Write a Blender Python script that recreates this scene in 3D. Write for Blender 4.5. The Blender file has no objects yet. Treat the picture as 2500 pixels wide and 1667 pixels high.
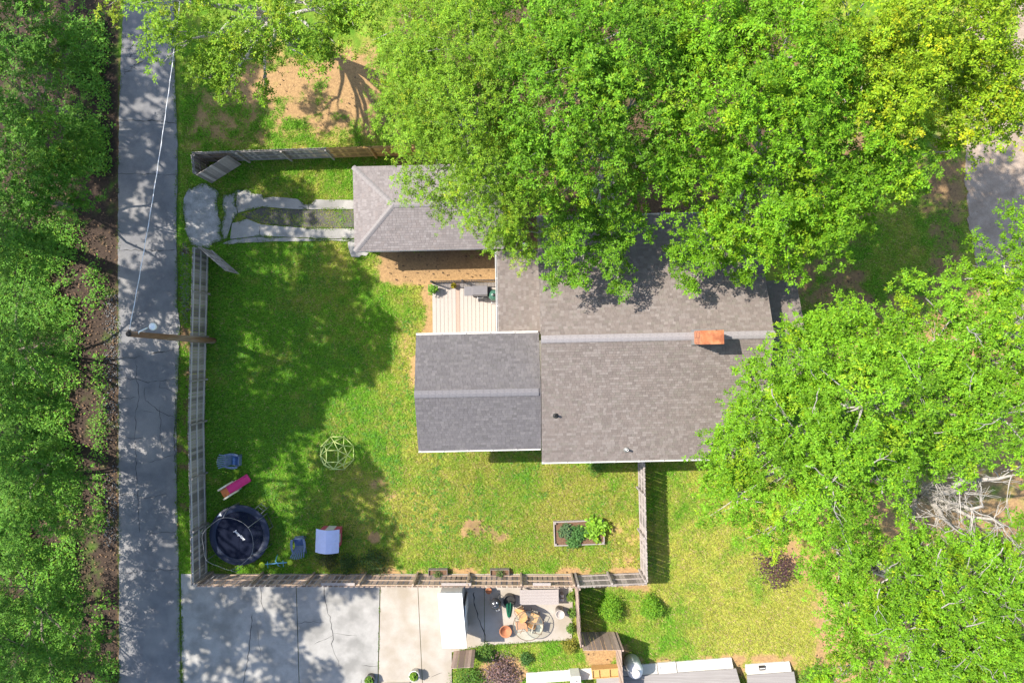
import bpy, bmesh, math, random
import numpy as np
from mathutils import Vector, Matrix, Quaternion
random.seed(11)
rng = np.random.default_rng(11)
R = math.radians
scene = bpy.context.scene
COL = scene.collection

# ---------------------------------------------------------------- camera, sky, sun, exposure
CAM_H, FPX = 36.0, 1666.7                       # drone height in metres, focal length in photo pixels
cam = bpy.data.cameras.new('camera'); cam.lens = 24.0; cam.sensor_width = 36.0
cam.clip_start = 0.5; cam.clip_end = 2000
cam_o = bpy.data.objects.new('camera', cam); cam_o.location = (0, 0, CAM_H); COL.objects.link(cam_o)
scene.camera = cam_o
SUN_EL = 48.6; SUN_AZ = -70.0                   # azimuth from +Y towards +X
sd = Vector((math.sin(R(SUN_AZ))*math.cos(R(SUN_EL)), math.cos(R(SUN_AZ))*math.cos(R(SUN_EL)), math.sin(R(SUN_EL))))
world = bpy.data.worlds.new('World'); scene.world = world; world.use_nodes = True
wn = world.node_tree.nodes; wl = world.node_tree.links; wn.clear()
sky = wn.new('ShaderNodeTexSky'); sky.sky_type = 'NISHITA'; sky.sun_disc = False
sky.sun_elevation = R(SUN_EL); sky.sun_rotation = R(SUN_AZ); sky.altitude = 300; sky.air_density = 1.0; sky.dust_density = 1.5
bg = wn.new('ShaderNodeBackground'); bg.inputs[1].default_value = 0.15
wo = wn.new('ShaderNodeOutputWorld'); wl.new(sky.outputs[0], bg.inputs[0]); wl.new(bg.outputs[0], wo.inputs[0])
sun = bpy.data.lights.new('sun', 'SUN'); sun.energy = 4.6; sun.angle = R(0.55); sun.color = (1.0, 0.93, 0.83)
sun_o = bpy.data.objects.new('sun', sun); COL.objects.link(sun_o); sun_o.location = sd*60
sun_o.rotation_euler = (-sd).to_track_quat('-Z', 'Y').to_euler()
vs = scene.view_settings; vs.view_transform = 'Standard'; vs.look = 'None'; vs.gamma = 1.0; vs.use_curve_mapping = False
vs.exposure = 0.97
scene.render.engine = 'CYCLES'
cy = scene.cycles; cy.use_denoising = True; cy.max_bounces = 6; cy.diffuse_bounces = 3; cy.glossy_bounces = 3
cy.transmission_bounces = 4; cy.transparent_max_bounces = 8; cy.sample_clamp_indirect = 6

# ---------------------------------------------------------------- helpers
def P(px, py, z=0.0):
    "ground survey: photo pixel + height above ground -> metres"
    return Vector(((px-1250.0)/FPX*(CAM_H-z), (833.5-py)/FPX*(CAM_H-z), z))
def srgb(r, g, b):
    f = lambda c: (c/255/12.92 if c <= 10 else ((c/255+0.055)/1.055)**2.4)
    return (f(r), f(g), f(b))
MATS = {}
def mat(name, c1, c2=None, scale=6.0, rough=0.75, bump=0.0, bscale=40.0, stretch=(1, 1, 1), attr=None, metal=0.0, spec=0.3,
        fine=0.0, coord='Object', c3=None, scale3=0.6):
    if name in MATS: return MATS[name]
    m = bpy.data.materials.new(name); m.use_nodes = True; MATS[name] = m
    n = m.node_tree.nodes; l = m.node_tree.links; b = n['Principled BSDF']
    b.inputs['Roughness'].default_value = rough; b.inputs['Metallic'].default_value = metal
    b.inputs['Specular IOR Level'].default_value = spec
    tc = n.new('ShaderNodeTexCoord'); mp = n.new('ShaderNodeMapping'); mp.inputs['Scale'].default_value = stretch
    l.new(tc.outputs[coord], mp.inputs[0])
    out = None
    if c2 is not None:
        nz = n.new('ShaderNodeTexNoise'); nz.inputs['Scale'].default_value = scale; nz.inputs['Detail'].default_value = 6
        nz.inputs['Roughness'].default_value = 0.65
        l.new(mp.outputs[0], nz.inputs['Vector'])
        rp = n.new('ShaderNodeValToRGB'); rp.color_ramp.elements[0].position = 0.32; rp.color_ramp.elements[1].position = 0.68
        rp.color_ramp.elements[0].color = (*c1, 1); rp.color_ramp.elements[1].color = (*c2, 1)
        l.new(nz.outputs['Fac'], rp.inputs[0]); out = rp.outputs[0]
        if c3 is not None:
            n3 = n.new('ShaderNodeTexNoise'); n3.inputs['Scale'].default_value = scale3; n3.inputs['Detail'].default_value = 4
            l.new(mp.outputs[0], n3.inputs['Vector'])
            r3 = n.new('ShaderNodeValToRGB'); r3.color_ramp.elements[0].position = 0.45; r3.color_ramp.elements[1].position = 0.65
            l.new(n3.outputs['Fac'], r3.inputs[0])
            mx = n.new('ShaderNodeMix'); mx.data_type = 'RGBA'; mx.inputs[7].default_value = (*c3, 1)
            l.new(r3.outputs[0], mx.inputs[0]); l.new(out, mx.inputs[6]); out = mx.outputs[2]
    if fine > 0:
        nf = n.new('ShaderNodeTexNoise'); nf.inputs['Scale'].default_value = 55; nf.inputs['Detail'].default_value = 3
        l.new(mp.outputs[0], nf.inputs['Vector'])
        mr = n.new('ShaderNodeMapRange'); mr.inputs[1].default_value = 0.3; mr.inputs[2].default_value = 0.7
        mr.inputs[3].default_value = 1-fine; mr.inputs[4].default_value = 1+fine
        l.new(nf.outputs['Fac'], mr.inputs[0])
        mx = n.new('ShaderNodeMix'); mx.data_type = 'RGBA'; mx.blend_type = 'MULTIPLY'; mx.inputs[0].default_value = 1
        if out is None: mx.inputs[6].default_value = (*c1, 1)
        else: l.new(out, mx.inputs[6])
        l.new(mr.outputs[0], mx.inputs[7]); out = mx.outputs[2]
    if attr:
        at = n.new('ShaderNodeAttribute'); at.attribute_name = attr
        mx = n.new('ShaderNodeMix'); mx.data_type = 'RGBA'; mx.blend_type = 'MULTIPLY'; mx.inputs[0].default_value = 1
        if out is None: mx.inputs[6].default_value = (*c1, 1)
        else: l.new(out, mx.inputs[6])
        l.new(at.outputs['Color'], mx.inputs[7]); out = mx.outputs[2]
    if out is None: b.inputs['Base Color'].default_value = (*c1, 1)
    else: l.new(out, b.inputs['Base Color'])
    if bump > 0:
        nb = n.new('ShaderNodeTexNoise'); nb.inputs['Scale'].default_value = bscale; nb.inputs['Detail'].default_value = 4
        l.new(mp.outputs[0], nb.inputs['Vector'])
        bm = n.new('ShaderNodeBump'); bm.inputs['Strength'].default_value = bump; bm.inputs['Distance'].default_value = 0.02
        l.new(nb.outputs['Fac'], bm.inputs['Height']); l.new(bm.outputs[0], b.inputs['Normal'])
    return m
def leaf_mat(name, tint=(1, 1, 1), trans=0.22, rough=0.55, spec=0.18):
    m = bpy.data.materials.new(name); m.use_nodes = True; MATS[name] = m
    n = m.node_tree.nodes; l = m.node_tree.links; b = n['Principled BSDF']
    b.inputs['Roughness'].default_value = rough; b.inputs['Specular IOR Level'].default_value = spec
    at = n.new('ShaderNodeAttribute'); at.attribute_name = 'col'
    mx = n.new('ShaderNodeMix'); mx.data_type = 'RGBA'; mx.blend_type = 'MULTIPLY'; mx.inputs[0].default_value = 1
    mx.inputs[7].default_value = (*tint, 1); l.new(at.outputs['Color'], mx.inputs[6]); l.new(mx.outputs[2], b.inputs['Base Color'])
    t = n.new('ShaderNodeBsdfTranslucent')
    m2 = n.new('ShaderNodeMix'); m2.data_type = 'RGBA'; m2.blend_type = 'MULTIPLY'; m2.inputs[0].default_value = 1
    m2.inputs[7].default_value = (1.5, 1.35, 0.5, 1); l.new(mx.outputs[2], m2.inputs[6]); l.new(m2.outputs[2], t.inputs[0])
    ms = n.new('ShaderNodeMixShader'); ms.inputs[0].default_value = trans
    l.new(b.outputs[0], ms.inputs[1]); l.new(t.outputs[0], ms.inputs[2]); l.new(ms.outputs[0], n['Material Output'].inputs[0])
    return m

class MB:
    def __init__(s): s.v = []; s.f = []
    def add(s, vs, fs):
        o = len(s.v); s.v += [tuple(x) for x in vs]; s.f += [tuple(i+o for i in f) for f in fs]; return s
    def box(s, c, d, M=None):
        x, y, z = d[0]/2, d[1]/2, d[2]/2
        vs = [Vector((a*x, b*y, e*z)) for e in (-1, 1) for b in (-1, 1) for a in (-1, 1)]
        if M is not None: vs = [M @ v for v in vs]
        vs = [v+Vector(c) for v in vs]
        return s.add(vs, [(0, 2, 3, 1), (4, 5, 7, 6), (0, 1, 5, 4), (2, 6, 7, 3), (0, 4, 6, 2), (1, 3, 7, 5)])
    def bar(s, a, b, w, h, up=(0, 0, 1)):
        a = Vector(a); b = Vector(b); d = b-a; L = d.length; d.normalize()
        u = Vector(up)
        if abs(d.dot(u)) > .98: u = Vector((0, 1, 0))
        y = u.cross(d).normalized(); z = d.cross(y)
        return s.box((a+b)/2, (L, w, h), Matrix((d, y, z)).transposed())
    def tube(s, pts, rad, n=8, cap=True, closed=False):
        pts = [Vector(p) for p in pts]; k = len(pts)
        rs = rad if hasattr(rad, '__len__') else [rad]*k
        o = len(s.v); ref = None
        for i, p in enumerate(pts):
            if closed: t = pts[(i+1) % k]-pts[i-1]
            else: t = pts[min(i+1, k-1)]-pts[max(i-1, 0)]
            t.normalize()
            if ref is None:
                ref = Vector((0, 0, 1)) if abs(t.z) < .9 else Vector((1, 0, 0))
            a = (ref-t*ref.dot(t)); a.normalize(); ref = a; b = t.cross(a)
            for j in range(n):
                th = 2*math.pi*j/n; s.v.append(tuple(p+a*math.cos(th)*rs[i]+b*math.sin(th)*rs[i]))
        for i in range(k if closed else k-1):
            q = (i+1) % k
            for j in range(n):
                s.f.append((o+i*n+j, o+i*n+(j+1) % n, o+q*n+(j+1) % n, o+q*n+j))
        if cap and not closed:
            s.f.append(tuple(o+j for j in range(n))[::-1]); s.f.append(tuple(o+(k-1)*n+j for j in range(n)))
        return s
    def lathe(s, prof, c=(0, 0, 0), n=24, cap0=False, cap1=False):
        o = len(s.v); c = Vector(c)
        for r, z in prof:
            for j in range(n):
                th = 2*math.pi*j/n; s.v.append((c.x+r*math.cos(th), c.y+r*math.sin(th), c.z+z))
        for i in range(len(prof)-1):
            for j in range(n):
                s.f.append((o+i*n+j, o+i*n+(j+1) % n, o+(i+1)*n+(j+1) % n, o+(i+1)*n+j))
        if cap0: s.f.append(tuple(o+j for j in range(n))[::-1])
        if cap1: s.f.append(tuple(o+(len(prof)-1)*n+j for j in range(n)))
        return s
    def prism(s, poly, z0, z1):
        n = len(poly)
        a = sum(poly[i][0]*poly[(i+1) % n][1]-poly[(i+1) % n][0]*poly[i][1] for i in range(n))
        if a < 0: poly = poly[::-1]
        vs = [(p[0], p[1], z0) for p in poly]+[(p[0], p[1], z1) for p in poly]
        fs = [tuple(range(n))[::-1], tuple(range(n, 2*n))]+[(i, (i+1) % n, n+(i+1) % n, n+i) for i in range(n)]
        return s.add(vs, fs)
    def mesh(s, name, off=None):
        me = bpy.data.meshes.new(name)
        vs = s.v if off is None else [(x-off[0], y-off[1], z-off[2]) for x, y, z in s.v]
        me.from_pydata(vs, [], s.f); me.update(); return me
    def build(s, name, m, parent=None, smooth=False, bevel=0.0, world=False):
        off = None
        if world and parent is not None:
            off = parent.location if parent.parent is None else parent.parent.location
        me = s.mesh(name, off)
        if bevel > 0:
            b = bmesh.new(); b.from_mesh(me)
            bmesh.ops.bevel(b, geom=b.edges[:], offset=bevel, segments=2, affect='EDGES', profile=.5)
            b.to_mesh(me); b.free()
        return put(name, me, m, parent, smooth)
def put(name, me, m, parent=None, smooth=False):
    if m is not None and not me.materials: me.materials.append(m)
    if smooth: me.polygons.foreach_set('use_smooth', [True]*len(me.polygons))
    o = bpy.data.objects.new(name, me); COL.objects.link(o)
    if parent is not None: o.parent = parent
    return o
def thing(name, label, cat, loc=(0, 0, 0), rz=0.0, group=None):
    o = bpy.data.objects.new(name, None); o.empty_display_size = .1; COL.objects.link(o)
    o.location = Vector(loc); o.rotation_euler = (0, 0, rz)
    return tag(o, label, cat, group)
def tag(o, label, cat, group=None):
    o['label'] = label; o['category'] = cat
    if group: o['group'] = group
    return o
def kind(o, k, label=None):
    o['kind'] = k
    if label: o['label'] = label
    return o
def copy_tree(o, parent=None):
    c = o.copy(); COL.objects.link(c); c.parent = parent
    for ch in o.children: copy_tree(ch, c)
    return c
def fast_mesh(name, V, F, cols=None, m=None):
    "V (n,3), F (k,3|4) numpy -> mesh with point colours"
    me = bpy.data.meshes.new(name); k = F.shape[1]
    me.vertices.add(len(V)); me.vertices.foreach_set('co', V.astype(np.float32).ravel())
    me.loops.add(F.size); me.loops.foreach_set('vertex_index', F.astype(np.int32).ravel())
    me.polygons.add(len(F)); me.polygons.foreach_set('loop_start', np.arange(0, F.size, k, dtype=np.int32))
    me.update(calc_edges=True)
    if cols is not None:
        a = me.color_attributes.new('col', 'FLOAT_COLOR', 'POINT')
        c4 = np.ones((len(V), 4), np.float32); c4[:, :3] = cols
        a.data.foreach_set('color', c4.ravel())
    if m: me.materials.append(m)
    return me
def vnoise(x, y, s, seed=0):
    "smooth value noise 0..1"
    g = np.random.default_rng(seed).random((256, 256))
    u = x/s+1000.3; v = y/s+1000.7
    i = np.floor(u).astype(int); j = np.floor(v).astype(int); a = u-i; b = v-j
    a = a*a*(3-2*a); b = b*b*(3-2*b)
    G = lambda p, q: g[p % 256, q % 256]
    return (G(i, j)*(1-a)*(1-b)+G(i+1, j)*a*(1-b)+G(i, j+1)*(1-a)*b+G(i+1, j+1)*a*b)
def fbm(x, y, s, seed=0):
    return vnoise(x, y, s, seed)*.5+vnoise(x, y, s/2.1, seed+1)*.3+vnoise(x, y, s/4.3, seed+2)*.2
def sm(a, b, x): t = np.clip((x-a)/(b-a), 0, 1); return t*t*(3-2*t)
def in_poly(px, py, poly):
    r = np.zeros(px.shape, bool); n = len(poly)
    for i in range(n):
        x0, y0 = poly[i]; x1, y1 = poly[(i+1) % n]
        if y0 == y1: continue
        c = ((y0 > py) != (y1 > py)) & (px < (x1-x0)*(py-y0)/(y1-y0)+x0); r ^= c
    return r
def soft_rect(px, py, x0, x1, y0, y1, f):
    return sm(x0-f, x0+f, px)*(1-sm(x1-f, x1+f, px))*sm(y0-f, y0+f, py)*(1-sm(y1-f, y1+f, py))
def soft_ell(px, py, cx, cy, rx, ry, f=.35):
    d = np.sqrt(((px-cx)/rx)**2+((py-cy)/ry)**2); return 1-sm(1-f, 1+f, d)
def ground_xy(poly): return [tuple(P(x, y)[:2]) for x, y in poly]
C2 = lambda x, y: (400+x/3.337, 330+y/3.337)

# ---------------------------------------------------------------- outlines on the ground (photo pixels)
ROAD = [(306, -300), (302, 20), (298, 100), (291, 300), (289, 560), (290, 900), (291, 1300), (292, 2000), (446, 2000), (441, 1640),
        (437, 1400), (433, 1240), (431, 1050), (434, 930), (438, 840), (440, 790), (432, 740), (434, 700), (431, 560), (434, 350), (429, 250), (425, 100), (428, -300)]
APRON = [C2(*p) for p in [(205, 440), (345, 395), (420, 440), (450, 470), (430, 560), (440, 660), (470, 700), (455, 790), (480, 860), (400, 880), (370, 920), (280, 912), (225, 890), (190, 800), (160, 640), (165, 520)]]
STRIP_N = [C2(*p) for p in [(600, 450), (690, 450), (730, 480), (800, 485), (812, 515), (890, 505), (960, 510), (1090, 522), (1130, 552), (1145, 568), (1200, 565), (1240, 528), (1600, 530), (1600, 605), (1180, 608), (1000, 600), (800, 583), (610, 635), (590, 560)]]
STRIP_S = [C2(*p) for p in [(560, 720), (680, 685), (800, 730), (1150, 760), (1600, 765), (1600, 843), (1250, 845), (1150, 832), (900, 828), (760, 822), (545, 848)]]
STRIP_E = [C2(*p) for p in [(480, 884), (545, 857), (760, 830), (900, 836), (1150, 840), (1250, 852), (1600, 851), (1600, 868), (1500, 866), (1350, 858), (1100, 868), (900, 866), (760, 874), (520, 888)]]
STOOP = [C2(*p) for p in [(1500, 868), (1640, 868), (1640, 955), (1670, 960), (1650, 985), (1610, 978), (1590, 995), (1530, 990), (1515, 950), (1505, 915)]]
BROKEN = [C2(*p) for p in [(485, 490), (560, 480), (596, 455), (580, 560), (600, 640), (560, 700), (540, 760), (520, 840), (480, 850), (468, 790), (480, 700), (500, 640), (480, 560)]]
DARKBED = [C2(*p) for p in [(620, 645), (800, 592), (1000, 608), (1180, 615), (1600, 612), (1600, 758), (1150, 752), (800, 722), (690, 680)]]
PAD = [(443, 1400), (640, 1402), (1100, 1402), (1400, 1402), (1396, 1560), (1182, 1574), (1103, 1590), (1103, 1800), (446, 1800)]
LANE_E = [(2362, -200), (2358, 200), (2355, 420), (2366, 560), (2400, 700), (2520, 900), (2700, 1100), (2900, 1100), (2900, -200)]

def zones(px, py):
    "dry, bare, dark, lush, keep-out weights for ground at photo pixels"
    x = (px-1250)/46.3; y = (833.5-py)/46.3
    n1 = fbm(x, y, 3.2, 3); n2 = fbm(x, y, 1.1, 9); n3 = fbm(x, y, 6.5, 21)
    yard = soft_rect(px, py, 480, 1580, 560, 1400, 14)
    dry = np.full(px.shape, .35)
    # dryness rises to the south-east of the yard and on the east lawn
    dry += yard*(sm(800, 1250, px)*.25+sm(1080, 1400, py)*.25-sm(900, 600, px)*.45)
    east = soft_rect(px, py, 1560, 2100, 1100, 1667, 20)
    dry += east*(.25+.4*sm(1620, 1950, px))
    dry += (n1-.5)*1.3+(n2-.5)*1.2-soft_rect(px, py, 430, 470, 540, 1420, 6)*.5
    bare = np.zeros(px.shape)
    bare = np.maximum(bare, soft_rect(px, py, 925, 1225, 606, 694, 16)*1.05)            # red dirt south of the garage
    bare = np.maximum(bare, soft_rect(px, py, 1030, 1062, 690, 840, 16)*.6)
    bare = np.maximum(bare, soft_ell(px, py, 985, 850, 40, 50)*.3)
    bare = np.maximum(bare, soft_ell(px, py, 1010, 930, 12, 90)*.35)
    bare = np.maximum(bare, soft_rect(px, py, 880, 1585, 1383, 1440, 12)*.7)             # along the south fence
    bare = np.maximum(bare, soft_rect(px, py, 1123, 1248, 1265, 1325, 7)*.62)            # old bed
    bare = np.maximum(bare, soft_ell(px, py, 1530, 1330, 50, 80)*.3)
    bare = np.maximum(bare, soft_ell(px, py, 940, 1190, 45, 30)*.3)
    bare = np.maximum(bare, soft_ell(px, py, 915, 1313, 16, 14)*1.1)
    bare = np.maximum(bare, soft_rect(px, py, 575, 960, 120, 330, 70)*.78)               # tan clearing
    bare = np.maximum(bare, soft_rect(px, py, 450, 720, 200, 365, 30)*.55)
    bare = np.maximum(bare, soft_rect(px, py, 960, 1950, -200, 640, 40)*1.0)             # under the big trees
    bare = np.maximum(bare, soft_rect(px, py, 1930, 2360, 250, 760, 40)*.6)
    bare = np.maximum(bare, soft_ell(px, py, 2110, 640, 110, 130)*-.0)
    bare *= 1-soft_ell(px, py, 2190, 600, 80, 130)*.8
    bare = np.maximum(bare, soft_ell(px, py, 1960, 1360, 60, 50)*.6)
    bare = np.maximum(bare, soft_rect(px, py, 1990, 2700, 700, 1900, 40)*.75)
    bare = np.maximum(bare, soft_ell(px, py, 1480, 1595, 60, 40)*.9)
    bare = np.maximum(bare, soft_ell(px, py, 1230, 1640, 70, 40)*.8)
    bare = np.maximum(bare, soft_rect(px, py, 1540, 1960, 1596, 1660, 12)*.6)
    dark = np.zeros(px.shape)                                                             # leaf litter
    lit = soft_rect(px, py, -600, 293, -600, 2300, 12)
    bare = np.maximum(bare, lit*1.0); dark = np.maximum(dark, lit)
    dark = np.maximum(dark, soft_rect(px, py, 960, 1950, -200, 640, 60)*.85)  # litter under the big trees, darkened to stand for shade in crown gaps
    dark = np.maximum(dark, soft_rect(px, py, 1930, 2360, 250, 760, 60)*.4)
    dark = np.maximum(dark, soft_rect(px, py, 1140, 1240, 1270, 1320, 10)*.4)
    verge = soft_rect(px, py, 430, 468, 560, 1400, 6)
    bare = np.maximum(bare, verge*.35); dark = np.maximum(dark, verge*.6)
    bare = bare*(.35+1.3*n2)+(n1-.5)*.7*(bare > .02)+sm(.60, .74, fbm(x, y, 1.7, 131))*.16*sm(.3, .7, dry)
    hf = fbm(x, y, .42, 171)-.5; dry = dry+hf*1.1; bare = sm(.22, .78, bare+hf*.9*(bare > .02))
    return np.clip(dry, 0, 1), np.clip(bare, 0, 1), np.clip(dark, 0, 1), n3
KEEP = [ROAD, APRON, STRIP_N, STRIP_S, STRIP_E, STOOP, BROKEN, PAD]
def blocked(px, py):
    b = np.zeros(px.shape, bool)
    for q in KEEP: b |= in_poly(px, py, q)
    b |= in_poly(px, py, [(880, 430), (1215, 420), (1222, 590), (885, 600)])
    b |= in_poly(px, py, [(1040, 830), (1330, 560), (1880, 560), (1880, 1080), (1040, 1080)])
    b |= in_poly(px, py, [(1062, 700), (1330, 690), (1330, 1000), (1062, 1000)])
    return b

# ---------------------------------------------------------------- ground
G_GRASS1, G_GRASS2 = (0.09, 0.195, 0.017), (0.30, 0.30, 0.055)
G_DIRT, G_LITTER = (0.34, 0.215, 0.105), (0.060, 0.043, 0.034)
def ground_cols(px, py):
    dry, bare, dark, n3 = zones(px, py)
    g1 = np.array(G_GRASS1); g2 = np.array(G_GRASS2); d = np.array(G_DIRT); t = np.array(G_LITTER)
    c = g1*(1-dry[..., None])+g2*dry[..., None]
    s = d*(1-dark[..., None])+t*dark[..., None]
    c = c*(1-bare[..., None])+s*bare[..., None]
    return c
def make_ground():
    core_x = np.arange(-29, 29.01, .16); core_y = np.arange(-20, 20.01, .16)
    out = np.array([600, 300, 150, 80, 50, 38, 32])
    xs = np.concatenate([-out, core_x, out[::-1]]); ys = np.concatenate([-out, core_y, out[::-1]])
    X, Y = np.meshgrid(xs, ys, indexing='ij'); nx, ny = X.shape
    Z = (fbm(X, Y, 2.2, 40)-.5)*.05-.03
    core = (abs(X) < 29) & (abs(Y) < 20); Z = np.where(core, Z, -.03)
    V = np.stack([X, Y, Z], -1).reshape(-1, 3)
    I = np.arange(nx*ny).reshape(nx, ny)
    F = np.stack([I[:-1, :-1], I[1:, :-1], I[1:, 1:], I[:-1, 1:]], -1).reshape(-1, 4)
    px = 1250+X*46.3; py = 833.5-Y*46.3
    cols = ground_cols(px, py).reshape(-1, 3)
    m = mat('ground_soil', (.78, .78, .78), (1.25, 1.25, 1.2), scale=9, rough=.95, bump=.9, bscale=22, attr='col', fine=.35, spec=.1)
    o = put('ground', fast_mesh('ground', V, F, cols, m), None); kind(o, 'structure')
    o.data.polygons.foreach_set('use_smooth', [True]*len(o.data.polygons))
make_ground()
GZ = .0
M_ASPH = mat('asphalt', (.14, .14, .146), (.205, .203, .206), scale=1.6, rough=.9, bump=.35, bscale=120, fine=.34, c3=(.25, .24, .232), scale3=.5)
M_ASPH2 = mat('asphalt_apron', (.22, .217, .21), (.38, .37, .355), scale=3, rough=.92, bump=.5, bscale=90, fine=.35)
M_CRACK = mat('crack_fill', (.03, .03, .032), (.05, .048, .045), scale=9, rough=.95)
M_CONC = mat('old_concrete', (.28, .27, .25), (.37, .355, .33), scale=1.3, rough=.88, bump=.25, bscale=70, fine=.2, c3=(.215, .208, .192), scale3=.9)
M_CONC2 = mat('pale_concrete', (.345, .305, .258), (.42, .378, .325), scale=1.1, rough=.88, bump=.2, bscale=70, fine=.1, c3=(.31, .265, .205), scale3=.6)
M_BED = mat('dark_bed', (.075, .07, .07), (.12, .11, .105), scale=2, rough=.95, bump=.5, bscale=50, fine=.3)

def slab(name, poly, z, m, parent=None, depth=.12, jitter=0.0):
    pts = ground_xy(poly)
    if jitter:
        out = []
        for i, a in enumerate(pts):
            b = pts[(i+1) % len(pts)]; L = math.hypot(b[0]-a[0], b[1]-a[1]); k = max(1, int(L/.25))
            for q in range(k):
                t = q/k; out.append((a[0]+(b[0]-a[0])*t+random.uniform(-jitter, jitter)*(q > 0), a[1]+(b[1]-a[1])*t+random.uniform(-jitter, jitter)*(q > 0)))
        pts = out
    mb = MB().prism(pts, z-depth, z)
    return mb.build(name, m, parent)
def crack(path, z, w, m, parent, name='crack'):
    "thin dark fissure strip along a photo-pixel polyline"
    pts = []
    for i in range(len(path)-1):
        a = P(*path[i]); b = P(*path[i+1]); k = max(2, int((b-a).length/.18))
        for q in range(k):
            t = q/k; p = a.lerp(b, t)
            if 0 < i+q: p += Vector((random.uniform(-.05, .05), random.uniform(-.05, .05), 0))
            pts.append(p)
    pts.append(P(*path[-1]))
    vs = []; fs = []
    for i, p in enumerate(pts):
        t = (pts[min(i+1, len(pts)-1)]-pts[max(i-1, 0)]).normalized(); nrm = Vector((-t.y, t.x, 0))
        ww = w*random.uniform(.25, 1.0)/2*(0.3 if i in (0, len(pts)-1) else 1)
        vs += [p+nrm*ww, p-nrm*ww]
    vs = [(v.x, v.y, z) for v in vs]
    fs = [(2*i, 2*i+1, 2*i+3, 2*i+2) for i in range(len(pts)-1)]
    return MB().add(vs, fs).build(name, m, parent)
road = kind(slab('road', ROAD, .035, M_ASPH, jitter=.025), 'structure')
for pth, w in [([(290, 293), (340, 295), (390, 296), (433, 304)], .05), ([(289, 425), (330, 424), (380, 426), (432, 427)], .035),
               ([(289, 612), (330, 611), (400, 612), (431, 609)], .04), ([(290, 872), (320, 874), (350, 870)], .03), ([(405, 855), (370, 862), (431, 853)], .03),
               ([(290, 924), (330, 925), (362, 932), (431, 925)], .035), ([(333, 880), (335, 930), (340, 960), (333, 1010), (330, 1060), (333, 1130), (337, 1190), (341, 1300)], .035),
               ([(355, 945), (354, 975), (370, 988), (395, 1005), (430, 1020)], .035), ([(392, 930), (392, 945), (431, 958)], .03), ([(392, 990), (392, 1060), (398, 1100)], .03),
               ([(290, 1062), (330, 1070), (350, 1068)], .03), ([(291, 1207), (330, 1205), (360, 1216), (410, 1205)], .03), ([(365, 1302), (400, 1298), (436, 1297)], .035),
               ([(291, 1400), (340, 1394), (395, 1390), (436, 1391)], .03), ([(426, 960), (430, 1010), (427, 1080), (429, 1140), (434, 1190)], .05), ([(365, 1128), (400, 1118), (428, 1110)], .03),
               ([(345, 1000), (380, 1008)], .025), ([(290, 968), (320, 972), (334, 970)], .025)]:
    crack(pth, .0395, w, M_CRACK, road)
for i in range(16):      # broken asphalt at the north end of the lane
    x0 = random.uniform(300, 335); y0 = 85+i*6
    crack([(x0, y0), (x0+random.uniform(8, 16), y0+random.uniform(-4, 4)), (x0+random.uniform(18, 26), y0+random.uniform(-8, 8))], .0395, .03, M_CRACK, road)
    crack([(x0+5, y0), (x0+6, y0+9)], .0395, .03, M_CRACK, road)
kind(slab('apron', APRON, .05, M_ASPH2, jitter=.07), 'structure')
dw = kind(slab('driveway', STRIP_N, .065, M_CONC, jitter=.012), 'structure')
slab('slab', STRIP_S, .068, M_CONC, dw, jitter=.012); slab('slab', STRIP_E, .06, M_CONC, dw, jitter=.02)
slab('slab', STOOP, .06, M_CONC, dw, jitter=.03); slab('slab', BROKEN, .045, mat('broken_concrete', (.22, .215, .2), (.34, .33, .31), scale=2.5, rough=.9, bump=.5, bscale=40, fine=.3), dw, jitter=.05)
for pth in [[C2(1110, 540), C2(1135, 565), C2(1150, 575), C2(1210, 568), C2(1240, 532)], [C2(1100, 585), C2(1200, 607)], [C2(780, 735), C2(785, 820)], [C2(900, 860), C2(905, 830)], [C2(605, 855), C2(606, 880)], [C2(760, 830), C2(775, 870)], [C2(1150, 762), C2(1200, 770), C2(1250, 762)], [C2(1500, 845), C2(1502, 868)], [C2(1180, 608), C2(1182, 540)]]:
    crack(pth, .0725, .045, M_CRACK, dw)
kind(slab('driveway_median', DARKBED, .02, M_BED, jitter=.04), 'structure')
lane = kind(slab('lane', LANE_E, .03, mat('lane_concrete', (.25, .19, .14), (.40, .32, .25), scale=1.6, rough=.95, bump=.5, bscale=40, fine=.3), jitter=.12), 'structure')
# concrete pad made of slabs with open joints
J1 = [(723, 1400), (735, 1800)]; J2 = [(929, 1400), (920, 1800)]; J3 = [(1019, 1400), (1038, 1800)]; g = .9
pad = kind(slab('concrete_pad', [(443, 1400), (J1[0][0]-g, 1400), (J1[1][0]-g, 1800), (446, 1800)], .05, M_CONC), 'structure')
slab('slab', [(J1[0][0]+g, 1400), (J2[0][0]-g, 1400), (J2[1][0]-g, 1800), (J1[1][0]+g, 1800)], .054, M_CONC, pad)
slab('slab', [(J2[0][0]+1.4, 1400), (J3[0][0]-.7, 1400), (J3[1][0]-.7, 1800), (J2[1][0]+1.4, 1800)], .048, M_CONC2, pad)
slab('slab', [(J3[0][0]+.7, 1400), (1182, 1400), (1182, 1574), (1103, 1590), (1103, 1800), (J3[1][0]+.7, 1800)], .052, M_CONC2, pad)
slab('slab', [(1183.2, 1400), (1399, 1400), (1396, 1560), (1183.2, 1573.5)], .055, M_CONC2, pad)
D7 = lambda x, y: (430+x/3.618, 1380+y/3.618)
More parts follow.
